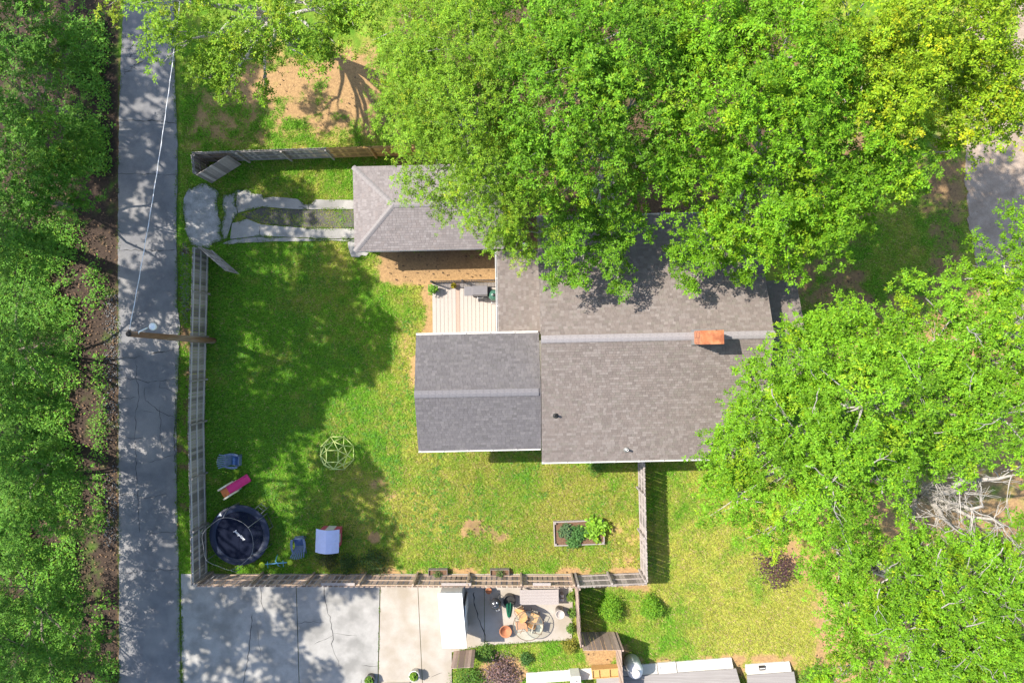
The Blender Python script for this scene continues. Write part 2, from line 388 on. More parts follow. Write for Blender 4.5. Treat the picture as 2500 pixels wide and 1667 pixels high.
for pth, w in [([D7(745, 180), D7(760, 320), D7(790, 420)], .03), ([D7(675, 420), D7(655, 600), D7(640, 800), D7(600, 1040)], .04), ([D7(720, 560), D7(740, 700), D7(750, 800)], .02),
               ([D7(1310, 180), D7(1320, 320), D7(1370, 480), D7(1390, 610), D7(1380, 690), D7(1420, 800), D7(1440, 880)], .04), ([D7(1390, 610), D7(1300, 660), D7(1220, 690)], .03),
               ([D7(1390, 595), D7(1500, 608), D7(1600, 615)], .03), ([D7(1075, 505), D7(1180, 492), D7(1310, 496)], .025), ([D7(1640, 880), D7(1780, 884)], .03), ([D7(1640, 1000), D7(1642, 1040)], .06), ([D7(2250, 980), D7(2352, 940)], .04)]:
    crack(pth, .0585, w, M_CRACK, pad)
E5 = lambda x, y: (1060+x/6.533, 1420+y/6.533)
crack([E5(640, 150), E5(630, 240), E5(670, 420), E5(720, 620), E5(790, 760), E5(820, 930)], .0595, .06, M_CRACK, pad)

# ---------------------------------------------------------------- roofs made of single shingles
SH_W = [.15, .20, .26]; SH_E = .125
M_SH = mat('shingle', (.9, .9, .9), (1.08, 1.08, 1.08), scale=30, rough=.93, bump=.25, bscale=160, attr='col', fine=.12, spec=.15)
PAL_MAIN = np.array([(.235, .195, .175), (.265, .225, .205), (.205, .172, .155), (.30, .265, .245), (.225, .205, .175), (.185, .155, .142), (.25, .205, .19), (.335, .295, .275)])*np.array([.765, .76, .745])
PAL_WING = np.array([(.135, .128, .136), (.15, .142, .15), (.12, .113, .12), (.175, .165, .17), (.145, .138, .14), (.11, .106, .108)])*np.array([.93, .92, .90])
PAL_GAR = np.array([(.225, .20, .195), (.25, .222, .215), (.205, .182, .178), (.275, .25, .245), (.235, .20, .19), (.19, .17, .165)])*.97
PAL_MAIN, PAL_WING, PAL_GAR = [p*.5+p.mean(0)*.5 for p in (PAL_MAIN, PAL_WING, PAL_GAR)]
def shingle_unit(w, e=SH_E, c=(1, 1, 1)):
    t = .024; V = np.array([(0, 0, t), (w, 0, t), (w, e+.03, .002), (0, e+.03, .002), (0, 0, 0), (w, 0, 0)], float)
    V[:, 0] += .003*(V[:, 0] < .001)-.003*(V[:, 0] > .001)
    F = [(0, 1, 2, 3), (4, 5, 1, 0), (0, 3, 4), (1, 5, 2)]
    return V, F
SH_MESH = {}
def shingle_mesh(wi, ci, pal, key):
    k = (wi, ci, key)
    if k not in SH_MESH:
        V, F = shingle_unit(SH_W[wi]); me = bpy.data.meshes.new('shingle'); me.from_pydata([tuple(v) for v in V], [], F)
        a = me.color_attributes.new('col', 'FLOAT_COLOR', 'POINT')
        for d in a.data: d.color = (*pal[ci], 1)
        me.materials.append(M_SH); SH_MESH[k] = me
    return SH_MESH[k]
def shingle_plane(poly, udir, vdir, pal, key):
    """poly: convex 3-D outline of the plane; returns list of shingles (matrix, wi, ci, height, full, width)"""
    u = Vector(udir).normalized(); v = Vector(vdir); o = Vector(poly[0]); n = u.cross(v-u*v.dot(u)).normalized()
    if n.z < 0: n = -n
    v = n.cross(u).normalized()
    q = [((Vector(p)-o).dot(u), (Vector(p)-o).dot(v)) for p in poly]
    if max(b for a, b in q) < .01: v = -v; u = v.cross(n); q = [((Vector(p)-o).dot(u), (Vector(p)-o).dot(v)) for p in poly]
    M = Matrix((u, v, n)).transposed().to_4x4()
    out = []; vv = min(b for a, b in q); vmax = max(b for a, b in q)
    while vv < vmax-.02:
        vm = min(vv+SH_E*.5, vmax-.001); xs = []
        for i in range(len(q)):
            (a0, b0), (a1, b1) = q[i], q[(i+1) % len(q)]
            if (b0 <= vm) != (b1 <= vm): xs.append(a0+(a1-a0)*(vm-b0)/(b1-b0))
        if len(xs) >= 2:
            x0, x1 = min(xs), max(xs); x = x0-random.uniform(0, .2); rowj = random.uniform(-.004, .004)
            while x < x1-.01:
                wi = random.choice((0, 0, 1, 1, 1, 2)); w = SH_W[wi]
                a = max(x, x0); b = min(x+w, x1); full = (a == x and b == x+w)
                wp = o+u*a+v*(vv+rowj)+n*.012
                tone = vnoise(np.array([wp.x*1.0]), np.array([wp.y*1.0]), .9, 77)[0]
                ci = min(len(pal)-1, max(0, int(abs(random.gauss(0, 1))*len(pal)*.38+tone*1.6)))
                if b-a > .02:
                    T = Matrix.Translation(wp) @ M
                    out.append((T, wi, ci, wp.z, full, b-a))
                x += w
        vv += SH_E
    return out
def lay_shingles(parent, groups, limit, key_pals, name_mass):
    "the highest-lying full shingles become single parts, the rest one mass"
    allsh = [(s, k) for k, lst in groups for s in lst]
    allsh.sort(key=lambda t: -t[0][3]*(1 if t[0][4] else -1))
    root = parent
    Vs = []; Fs4 = []; cols = []; off = 0
    for i, (s, k) in enumerate(allsh):
        T, wi, ci, z, full, w = s
        if i < limit and full:
            o = put('shingle', shingle_mesh(wi, ci, key_pals[k], k), None, parent); o.matrix_local = T
        else:
            V, F = shingle_unit(w); A = np.array(T)
            Vs.append(V @ A[:3, :3].T+A[:3, 3]); cols.append(np.repeat(key_pals[k][ci][None, :]*random.uniform(.93, 1.07), 6, 0))
            Fs4 += [(off, off+1, off+2, off+3), (off+4, off+5, off+1, off), (off, off+3, off+4, off+4), (off+1, off+5, off+2, off+2)]; off += 6
    V = np.concatenate(Vs); me = bpy.data.meshes.new(name_mass)
    me.from_pydata(V.tolist(), [], [f if f[2] != f[3] else f[:3] for f in Fs4])
    a = me.color_attributes.new('col', 'FLOAT_COLOR', 'POINT'); c4 = np.ones((len(V), 4), np.float32); c4[:, :3] = np.concatenate(cols)
    a.data.foreach_set('color', c4.ravel())
    o = put(name_mass, me, M_SH, parent); o['kind'] = 'stuff'; return o
M_WHITE = mat('white_trim', (.58, .565, .54), (.66, .645, .62), scale=4, rough=.5, fine=.06)
M_SIDING = mat('cream_siding', (.60, .57, .50), (.66, .63, .56), scale=3, rough=.7)
M_BRICK = mat('foundation_block', (.25, .13, .09), (.33, .18, .13), scale=9, rough=.9, bump=.5)
M_DARK = mat('dark_gap', (.035, .03, .028), (.05, .045, .04), scale=6, rough=.9)
M_CAP = mat('ridge_cap', (.225, .205, .205), (.28, .26, .26), scale=14, rough=.9, fine=.15)
M_CAPG = mat('ridge_cap_garage', (.205, .19, .188), (.245, .225, .222), scale=14, rough=.9, fine=.15)
M_CAPW = mat('ridge_cap_dark', (.145, .138, .147), (.18, .172, .18), scale=14, rough=.9, fine=.15)
M_DECKW = mat('roof_sheathing', (.13, .115, .105), (.16, .14, .13), scale=5, rough=.95)
def ridge_caps(parent, a, b, w, drop, m, step=.31):
    a = Vector(a); b = Vector(b); L = (b-a).length; d = (b-a).normalized(); side = Vector((0, 0, 1)).cross(d).normalized()
    k = int(L/step); me = None
    for i in range(k):
        mb = MB(); x0 = 0; x1 = L/k+.03
        up = .055
        prof = [(-w, -drop), (-w*.45, -drop*.32+.004), (0, .006), (w*.45, -drop*.32+.004), (w, -drop)]
        if me is None:
            vs = []
            for x, h in ((x0, up), (x1, up+.007)):
                vs += [(x, s, hh+h) for s, hh in prof]
            for x, h in ((x0, up-.03), (x1, up-.03)):
                vs += [(x, -w, -drop+h), (x, w, -drop+h)]
            fs = [(i2, 5+i2, 6+i2, i2+1) for i2 in range(4)]+[(0, 10, 12, 5), (4, 9, 13, 11), (5, 12, 13, 9, 8, 7, 6), (0, 1, 2, 3, 4, 11, 10)]
            me = MB().add(vs, fs).mesh('ridge_cap')
        o = put('ridge_cap', me, m, parent)
        Mx = Matrix((d, side, d.cross(side))).transposed().to_4x4()
        o.matrix_local = Matrix.Translation(a+d*(i*L/k)) @ Mx
def gutter(parent, a, b, out, step=1.05):
    "white U-channel with hanger straps along an eave"
    a = Vector(a); b = Vector(b); d = (b-a).normalized(); o = Vector(out).normalized(); L = (b-a).length
    w, h = .095, .10
    g = MB()
    prof = [(0, 0), (0, -h), (w, -h), (w, 0.0), (w-.025, 0.0), (w-.025, -h+.015), (.012, -h+.015), (.012, 0)]
    vs = [a+o*p+Vector((0, 0, q)) for p, q in prof]+[b+o*p+Vector((0, 0, q)) for p, q in prof]
    n = len(prof); g.add(vs, [(i, (i+1) % n, n+(i+1) % n, n+i) for i in range(n)]+[tuple(range(n))[::-1], tuple(range(n, 2*n))])
    go = g.build('gutter', M_WHITE, parent)
    k = int(L/step)
    for i in range(1, k):
        p = a+d*(L*i/k); MB().bar(p-o*.06+Vector((0, 0, .012)), p+o*(w+.01)+Vector((0, 0, .008)), .03, .008).build('bracket', M_WHITE, go)
    return go
def roof_slab(name, parent, faces, m):
    "sheathing under the shingles: each face a thin slab hung below its plane"
    mb = MB()
    for f in faces:
        n = len(f); vs = [Vector(p)+Vector((0, 0, .004)) for p in f]+[Vector(p)-Vector((0, 0, .14)) for p in f]
        mb.add(vs, [tuple(range(n)), tuple(range(n, 2*n))[::-1]]+[(i, n+i, n+(i+1) % n, (i+1) % n) for i in range(n)])
    return mb.build(name, m, parent)

# ---------------------------------------------------------------- house
TH = R(1.2)
house = thing('house', 'one-storey house under wide brown shingled gable roofs with brick chimney', 'house', (0, 0, 0), TH)
XW, XE, YS, YN, YR = 1.29, 11.6, -5.70, 5.80, .07; ZE, ZR = 3.80, 5.82
mainS = [(XW, YS, ZE), (XE, YS, ZE), (XE, YR, ZR), (XW, YR, ZR)]; mainN = [(XW, YN, ZE), (XE, YN, ZE), (XE, YR, ZR), (XW, YR, ZR)]
WX, WYS, WYN, WYR, WZE, WZR = -4.50, -5.02, .38, -2.32, 3.95, 4.90
wingS = [(WX, WYS, WZE), (XW-.02, WYS, WZE), (XW-.02, WYR, WZR), (WX, WYR, WZR)]; wingN = [(WX, WYN, WZE), (XW-.02, WYN, WZE), (XW-.02, WYR, WZR), (WX, WYR, WZR)]
PX0, PX1, PY0, PY1 = -.63, 1.40, .30, 4.34; PZ0, PZ1 = 3.35, 3.72
porch = [(PX0, PY0, PZ0), (PX0, PY1, PZ0), (PX1, PY1, PZ1), (PX1, PY0, PZ1)]
EX0, EX1, EYS, EYN, EYR, EZE, EZR = 11.40, 13.62, -3.0, 2.62, -.1, 3.40, 4.42
eS = [(EX0, EYS, EZE), (EX1, EYS, EZE), (EX1, EYR, EZR), (EX0, EYR, EZR)]; eN = [(EX0, EYN, EZE), (EX1, EYN, EZE), (EX1, EYR, EZR), (EX0, EYR, EZR)]
roof = roof_slab('roof', house, [mainS, mainN[::-1], eS, eN[::-1], porch[::-1]], M_DECKW)
roof['label'] = 'brown-grey shingled main roof'
roof_w = roof_slab('roof', house, [wingS, wingN[::-1]], M_DECKW); roof_w['label'] = 'darker blue-grey shingled roof of the west wing'
pals = {'m': PAL_MAIN, 'w': PAL_WING, 'g': PAL_GAR}
gm = [shingle_plane(p, u, v, PAL_MAIN, 'm') for p, u, v in [(mainS, (1, 0, 0), (0, 1, .35)), (mainN, (-1, 0, 0), (0, -1, .35)), (eS, (1, 0, 0), (0, 1, .36)), (eN, (-1, 0, 0), (0, -1, .37)), (porch, (0, -1, 0), (1, 0, .18))]]
gw = [shingle_plane(p, u, v, PAL_WING, 'w') for p, u, v in [(wingS, (1, 0, 0), (0, 1, .35)), (wingN, (-1, 0, 0), (0, -1, .35))]]
lay_shingles(roof, [('m', x) for x in gm], 300, pals, 'shingles')
lay_shingles(roof_w, [('w', x) for x in gw], 280, pals, 'shingles')
ridge_caps(roof, (XW, YR, ZR), (8.02, YR, ZR), .17, .05, M_CAP); ridge_caps(roof, (9.0, YR, ZR), (XE, YR, ZR), .17, .05, M_CAP)
ridge_caps(roof_w, (WX, WYR, WZR), (XW-.15, WYR, WZR), .17, .05, M_CAPW); ridge_caps(roof, (EX0+.3, EYR, EZR), (EX1, EYR, EZR), .15, .05, M_CAP)
gutter(roof, (XW, YS-.005, ZE-.01), (XE, YS-.005, ZE-.01), (0, -1, 0)); gutter(roof, (XW, YN+.005, ZE-.01), (XE, YN+.005, ZE-.01), (0, 1, 0))
gutter(roof_w, (WX, WYS-.005, WZE-.01), (XW-.05, WYS-.005, WZE-.01), (0, -1, 0)); gutter(roof_w, (WX, WYN+.005, WZE-.01), (XW-.06, WYN+.005, WZE-.01), (0, 1, 0))
gutter(roof, (PX0-.005, PY0+.1, PZ0-.01), (PX0-.005, PY1, PZ0-.01), (-1, 0, 0))
def gable_wall(name, x0, x1, y0, y1, ze, yr, zr, m):
    vs = []
    for x in (x0, x1): vs += [(x, y0, -.1), (x, y1, -.1), (x, y1, ze), (x, yr, zr), (x, y0, ze)]
    MB().add(vs, [(0, 4, 3, 2, 1), (5, 6, 7, 8, 9), (0, 1, 6, 5), (1, 2, 7, 6), (2, 3, 8, 7), (3, 4, 9, 8), (4, 0, 5, 9)]).build(name, m, house)
gable_wall('wall', XW+.3, XE-.3, YS+.4, YN-.4, ZE-.04, YR, ZR-.2, M_SIDING)
gable_wall('wall', WX+.3, XW+.25, WYS+.35, WYN-.35, WZE-.06, WYR, WZR-.2, M_SIDING)
gable_wall('wall', EX0-.05, EX1-.3, EYS+.35, EYN-.35, EZE-.05, EYR, EZR-.2, M_SIDING)
MB().box(((PX0+PX1)/2+.2, 2.35, 1.6), (1.6, 3.4, 3.2)).build('wall', M_SIDING, house)
def window(x, y, z, w, h, ax):
    d = (w, .08, h) if ax == 'y' else (.08, w, h)
    f = MB().box((x, y, z), d).build('window', M_WHITE, house)
    di = (w-.16, .10, h-.16) if ax == 'y' else (.10, w-.16, h-.16)
    MB().box((x, y, z), di).build('pane', mat('window_glass', (.05, .06, .07), rough=.08, spec=.6), f)
for x in (3.2, 5.4, 8.6): window(x, YS+.38, 2.3, 1.1, 1.3, 'y')
for x in (-3.2, -1.2): window(x, WYS+.33, 2.5, 1.1, 1.2, 'y')
window(WX+.28, -2.4, 2.4, 1.4, 1.2, 'x')
# chimney
chb = MB().box((8.48, .0, 5.85), (.86, .50, 2.0)).build('chimney', M_BRICK, roof)
M_BR = [mat('chimney_brick', (.36, .15, .08), (.46, .21, .12), scale=14, rough=.9, bump=.4), mat('chimney_brick_dark', (.27, .11, .07), (.35, .15, .09), scale=14, rough=.9, bump=.4)]
bmesh_b = MB().box((0, 0, 0), (.205, .105, .058)).mesh('brick')
bm2 = bmesh_b.copy(); bmesh_b.materials.append(M_BR[0]); bm2.materials.append(M_BR[1])
for r in range(13):
    z = 6.02+r*.068
    for k in range(4):
        for s, yy in ((-1, -.26), (1, .26)):
            o = put('brick', random.choice((bmesh_b, bm2)), None, chb); o.location = (8.48-.33+k*.218+(.04 if r % 2 else -.02), yy*.93, z)
    for k in range(2):
        for xx in (-.44, .44):
            o = put('brick', random.choice((bmesh_b, bm2)), None, chb); o.location = (8.48+xx*.94, -.11+k*.22, z); o.rotation_euler = (0, 0, R(90))
M_RUST = mat('rusty_cap_metal', (.36, .12, .045), (.50, .21, .10), scale=5, rough=.7, metal=.0, c3=(.28, .09, .04), scale3=3, fine=.15)
cap = MB().box((8.48, .0, 7.08), (1.00, .60, .07)).build('chimney_cap', M_RUST, chb, bevel=.012)
for dx in (-.4, .4):
    for dy in (-.2, .2): MB().box((8.48+dx, dy, 6.97), (.03, .03, .15)).build('cap_leg', M_RUST, chb)
MB().box((8.48, .02, 5.75), (1.08, .68, .14)).build('flashing', mat('flashing', (.28, .28, .27), rough=.5, metal=.6), chb)
# roof vents
v1 = P(1356, 1012, 4.4); a, b = v1.x*math.cos(TH)+v1.y*math.sin(TH), -v1.x*math.sin(TH)+v1.y*math.cos(TH)
zz = ZE+(b-YS)*.35
vp = MB().lathe([(.055, -.1), (.055, .28), (.04, .28), (.04, .1)], (a, b, zz), 12).build('vent_pipe', mat('black_rubber', (.03, .03, .03), rough=.6), roof, True)
MB().lathe([(.15, .0), (.12, .05), (.06, .10)], (a, b, zz), 14).build('boot', MATS['black_rubber'], vp, True)
v1 = P(1530, 1097, 4.1); a, b = v1.x*math.cos(TH)+v1.y*math.sin(TH), -v1.x*math.sin(TH)+v1.y*math.cos(TH)
zz = ZE+(b-YS)*.35
vp = MB().lathe([(.055, -.1), (.055, .32), (.04, .32), (.04, .1)], (a, b, zz), 12).build('vent_pipe', M_WHITE, roof, True)
MB().lathe([(.15, .0), (.12, .05), (.06, .10)], (a, b, zz), 14).build('boot', MATS['flashing'], vp, True)
v1 = P(1281, 600, 4.0); MB().box((v1.x+.12, v1.y-.02, 3.9), (.24, .28, .5)).build('flue', M_WHITE, roof, bevel=.03)

# ---------------------------------------------------------------- garage
TG = R(1.3)
garage = thing('garage', 'detached garage with pale brown hipped shingle roof at the driveway end', 'garage', (0, 0, 0), TG)
rot = lambda v, t: Vector((v.x*math.cos(t)+v.y*math.sin(t), -v.x*math.sin(t)+v.y*math.cos(t), v.z))
gz = 2.25
c0 = rot(P(861, 408, gz), TG); c1 = rot(P(868, 615, gz), TG); c2 = rot(P(1229, 608, gz), TG)
gx0, gx1, gy0, gy1 = (c0.x+c1.x)/2, c2.x, c1.y+.02, c0.y; half = (gy1-gy0)/2; gr = gz+half*.40; ym = (gy0+gy1)/2
A, B, C_, D_ = (gx0, gy0, gz), (gx1, gy0, gz), (gx1, gy1, gz), (gx0, gy1, gz); E1, E2 = (gx0+half, ym, gr), (gx1-half, ym, gr)
gf = [[A, B, E2, E1], [B, C_, E2], [C_, D_, E1, E2], [D_, A, E1]]
groof = roof_slab('roof', garage, gf, M_DECKW)
gg = [shingle_plane(gf[0], (1, 0, 0), (0, 1, .4), PAL_GAR, 'g'), shingle_plane(gf[1], (0, 1, 0), (-1, 0, .4), PAL_GAR, 'g'), shingle_plane(gf[2], (-1, 0, 0), (0, -1, .4), PAL_GAR, 'g'), shingle_plane(gf[3], (0, -1, 0), (1, 0, .4), PAL_GAR, 'g')]
lay_shingles(groof, [('g', x) for x in gg], 280, pals, 'shingles')
for q0, q1 in [(E1, E2), (A, E1), (D_, E1), (B, E2), (C_, E2)]: ridge_caps(groof, q0, q1, .13, .055, M_CAPG, .24)
MB().box(((gx0+gx1)/2, ym, 1.08), (gx1-gx0-.5, 2*half-.5, 2.2)).build('wall', M_SIDING, garage)
gd = MB().box((gx0+.235, ym, 1.05), (.06, 2.6, 2.0)).build('garage_door', M_WHITE, garage)
for k in range(4): MB().box((gx0+.20, ym, .35+k*.48), (.03, 2.5, .42)).build('panel', M_WHITE, gd)
for p, q in ((A, B), (B, C_), (C_, D_), (D_, A)):
    p = Vector(p); q = Vector(q); nrm = Vector((0, 0, 1)).cross(q-p).normalized()
    MB().bar(p-nrm*.012-Vector((0, 0, .08)), q-nrm*.012-Vector((0, 0, .08)), .02, .15).build('fascia', M_WHITE, groof)

# ---------------------------------------------------------------- fences
WOODS = {'grey': ((.19, .168, .148), (.39, .35, .31)), 'pale': ((.28, .245, .225), (.40, .355, .33)), 'tan': ((.36, .265, .19), (.46, .35, .26)),
         'gold': ((.42, .25, .09), (.54, .34, .13)), 'dark': ((.16, .135, .12), (.24, .20, .175)), 'brown': ((.19, .135, .10), (.26, .19, .145)), 'rail': ((.46, .42, .38), (.58, .54, .49)), 'deck': ((.37, .325, .29), (.44, .39, .35)), 'taupe': ((.33, .24, .19), (.42, .315, .26))}
def wood(k): return mat('wood_'+k, *WOODS[k], scale=3.5, rough=.85, bump=.3, bscale=25, stretch=(6, 6, .8), fine=.15, coord='Object')
PK = {}
def picket_mesh(w, h, ear, wk, var):
    k = (round(w, 3), round(h, 2), ear, wk, var)
    if k not in PK:
        hh = h+(var-1)*.012; e = .035 if ear else 0
        pr = [(-w/2, 0), (w/2, 0), (w/2, hh-e), (w/2-e, hh), (-w/2+e, hh), (-w/2, hh-e)] if e else [(-w/2, 0), (w/2, 0), (w/2, hh), (-w/2, hh)]
        n = len(pr); vs = [(x, -.021, z) for x, z in pr]+[(x, -.001, z) for x, z in pr]
        fs = [tuple(range(n)), tuple(range(n, 2*n))[::-1]]+[(i, n+i, n+(i+1) % n, (i+1) % n) for i in range(n)]
        me = MB().add(vs, fs).mesh('picket')
        me.materials.append(mat('picket_%s_%d' % (wk, var), *[tuple(c*(.62+.30*var) for c in cc) for cc in WOODS[wk]], scale=3.5, rough=.85, bump=.3, bscale=25, stretch=(9, 9, .9), fine=.18))
        PK[k] = me
    return PK[k]
def fence(name, label, pts, h, wk, pitch=.15, w=.14, bay=2.42, posts_out=0, rails=(.22, .95, 1.68), post_h=None, ear=True, woods=None, inner=1, first_post=0.0, rail_wood=None, group='fences round the back yard', skip_posts=False, cat='fence', post_wood=None):
    "pickets on the outer face, rails and posts on the inner (left-hand when inner=1) face"
    root = thing(name, label, cat, (pts[0][0], pts[0][1], 0), 0, group); dist = 0.0
    for i in range(len(pts)-1):
        a = Vector((*pts[i], 0)); b = Vector((*pts[i+1], 0)); L = (b-a).length; d = (b-a)/L; ang = math.atan2(d.y, d.x)
        Mx = Matrix.Rotation(ang, 4, 'Z')
        if inner < 0: Mx = Mx @ Matrix.Scale(-1, 4, (0, 1, 0))
        base = Matrix.Translation(a-root.location) @ Matrix.Rotation(ang, 4, 'Z')
        sgn = 1 if inner > 0 else -1
        k = int(L/pitch)
        for j in range(k):
            x = (j+.5)*L/k; wd = wk if woods is None else woods((dist+x))
            o = put('picket', picket_mesh(w, h, ear, wd, random.choice((0, 1, 2))), None, root)
            loc = base @ Matrix.Translation((x, 0, random.uniform(-.012, .012)-.02))
            if inner < 0: loc = loc @ Matrix.Rotation(math.pi, 4, 'Z')
            o.matrix_local = loc @ Matrix.Rotation(R(random.uniform(-.5, .5)), 4, 'Y')
        nb = max(1, round(L/bay))
        for j in range(nb+1):
            if skip_posts: break
            if i > 0 and j == 0: continue
            x = L*j/nb; x = min(max(x, .06), L-.06); ph = post_h or h-.08
            mb = MB().box((0, 0, ph/2-.15), (.09, .09, ph+.3)); wd = (post_wood or wk) if woods is None else woods(dist+x)
            o = mb.build('post', wood(wd), root); o.matrix_local = base @ Matrix.Translation((x, sgn*.088, 0))
        for j in range(nb):
            x0 = L*j/nb+.004; x1 = L*(j+1)/nb-.004; wd = (rail_wood or wk) if woods is None else woods(dist+(x0+x1)/2)
            for z in rails:
                o = MB().box(((x0+x1)/2, sgn*.0215, z), (x1-x0, .039, .088)).build('rail', wood(wd), root); o.matrix_local = base
        dist += L
    return root
q2 = lambda px, py, z: tuple(P(px, py, z)[:2])
FH = 1.85
fence('picket_fence', 'long weathered grey picket fence running beside the asphalt lane', [q2(470, 602, FH), q2(459, 1040, FH), q2(467, 1430, FH)], FH, 'grey', rail_wood='rail')
nfa, nfb = q2(466, 372, FH), q2(1010, 354, FH)
fence('picket_fence', 'picket fence north of the garage, weathered grey turning golden towards the trees', [nfa, nfb], FH, 'grey', inner=-1, woods=lambda x: 'gold' if x > 6.8 else ('tan' if x > 5.6 and random.random() < .3 else 'grey'))
fence('picket_fence', 'short grey stub of picket fence at the open north gate', [q2(471, 424, FH), (nfa[0]+.0, nfa[1]-.06)], FH, 'grey', inner=-1)
sfm = q2(1405, 1434, FH); sfc = q2(1581, 1427, FH); sfw = q2(469, 1431, FH)
fence('board_fence', 'brown board fence with open gaps between the yard and the concrete pad', [(sfw[0]+.16, sfw[1]), sfm], FH, 'taupe', pitch=.262, w=.205, inner=1, bay=2.62, rail_wood='tan', rails=(.20, .92, 1.62), ear=True, post_wood='tan')
fence('picket_fence', 'short pale weathered fence section in the southeast corner of the yard', [(sfm[0]+.10, sfm[1]), sfc], FH, 'pale', bay=1.8, inner=1)
fence('picket_fence', 'pale grey fence from the house wall down to the southeast corner', [(sfc[0], sfc[1]+.1), q2(1573, 1100, FH)], FH, 'pale', inner=1, pitch=.152, w=.138, bay=2.2)
def gate(label, a, b, wk, h=1.75):
    a = Vector((*a, 0)); b = Vector((*b, 0)); d = b-a; L = d.length; root = thing('gate', label, 'gate', a, math.atan2(d.y, d.x), 'open driveway gates')
    k = int(L/.15)
    for j in range(k):
        o = put('picket', picket_mesh(L/k-.008, h, False, wk, random.choice((0, 1, 2))), None, root); o.location = ((j+.5)*L/k, 0, .06)
    for z in (.3, 1.5): MB().box((L/2, .022, z), (L-.02, .04, .09)).build('rail', wood(wk), root)
    MB().bar((.05, .023, .36), (L-.05, .023, 1.44), .038, .085, (0, 1, 0)).build('brace', wood(wk), root)
    MB().box((L-.04, .07, .95), (.05, .05, .12)).build('latch', MATS['flashing'], root)
    return root
ga = q2(480, 428, 1.75); gb = q2(557, 379, 1.75)
gate('open gate leaf of grey boards swung back against the north fence', ga, gb, 'pale')
gate('open gate leaf of grey boards swung over the lawn by the lane fence', q2(484, 602, 1.75), q2(552, 661, 1.75), 'pale')
def loose_board(a, b, z, label):
    o = MB().bar((*a, z), (*b, z+.01), .14, .025).build('loose_board', wood('pale'), None); tag(o, label, 'board', 'boards lying on the fence rail')
y_r = sfw[1]+.05
for (x0, x1, t) in [(1.05, 1.95, 'pale loose board resting on the fence rail near the patio grill'), (-3.55, -2.05, 'pale loose board resting on the fence rail behind the white shed'), (-9.6, -7.9, 'pale loose board on the shaded fence rail above the concrete pad')]:
    loose_board((x0, y_r+.005), (x1, y_r+.01), 1.70, t)
# neighbour's brown fences south of the patio
NB = dict(pitch=.16, w=.152, rails=(.3, 1.1, 1.85), ear=False, group='brown fences round the patio', rail_wood='brown')
pA = q2(1411, 1437, 1.95); pB = (3.44, -15.27)
fence('board_fence', 'brown board fence along the east edge of the patio', [pA, pB], 1.95, 'taupe', inner=1, **NB)
fence('board_fence', 'brown fence panel facing the east lawn, half in shade', [(3.52, -15.30), (5.38, -15.28)], 2.15, 'taupe', inner=1, skip_posts=True, pitch=.16, w=.157, rails=(), ear=False, group='brown fences round the patio')
fence('board_fence', 'brown board fence beside the white tank', [(5.42, -15.3), (5.62, -18.2)], 2.15, 'taupe', inner=1, **NB)
fence('board_fence', 'brown fence panel below the white-roofed shed', [(-3.06, -16.27), (-1.93, -16.2)], 2.0, 'taupe', inner=1, skip_posts=True, pitch=.16, w=.157, rails=(), ear=False, group='brown fences round the patio')

# ---------------------------------------------------------------- deck with grills
def plain(n, c, **k): return mat(n, c, tuple(min(1, x*1.12) for x in c), scale=k.pop('scale', 7), **k)
M_BLK = plain('black_metal', (.022, .022, .024), rough=.4, spec=.5)
M_GRILL = plain('grey_grill_cover', (.16, .15, .155), rough=.45, spec=.5)
M_STEEL = plain('steel', (.55, .55, .56), rough=.3, metal=.8)
M_CLAY = plain('terracotta', (.38, .16, .08), rough=.85, fine=.1)
DZ = .45
dA = P(1056.5, 690, DZ); dB = P(1216, 690, DZ); dC = P(1216, 850, DZ)
deck = thing('deck', 'pale plank deck in the corner between the house wings', 'deck', (dA.x, dC.y, 0), R(.6))
dw_, dl = dB.x-dA.x+.5, dA.y-dC.y
bw = .205; xdiv = P(1121, 750, DZ).x-dA.x
x = 0.0; bme = {}
while x < dw_:
    w = bw
    if abs(x+w/2-xdiv) < bw/2: mm = wood('taupe'); zt = DZ+.012
    else: mm = wood('deck'); zt = DZ+(0 if x < xdiv else .006)
    o = MB().box((w/2, dl/2, 0), (w-.014, dl, .035)).build('board', mm, deck); o.location = (x, 0, zt-.0175); x += w
MB().box((dw_/2, dl/2, DZ/2-.03), (dw_-.06, dl-.04, DZ-.07)).build('skirt', wood('dark'), deck)
# railing along the north edge
rail = thing('deck_railing', 'black metal railing along the north edge of the deck', 'railing', (dA.x, dA.y-.02, DZ), R(1.6))
RL = dw_-.05
for z in (.12, .92): MB().box((RL/2, 0, z), (RL, .045, .05)).build('rail', M_BLK, rail)
k = int(RL/.125)
bal = MB().box((0, 0, .52), (.022, .022, .78)).mesh('baluster')
for i in range(1, k):
    o = put('baluster', bal, M_BLK, rail); o.location = (i*RL/k, 0, 0)
for xx in (.03, RL*.42, RL-.03): MB().box((xx, 0, .52), (.085, .085, 1.04)).build('post', M_BLK, rail)
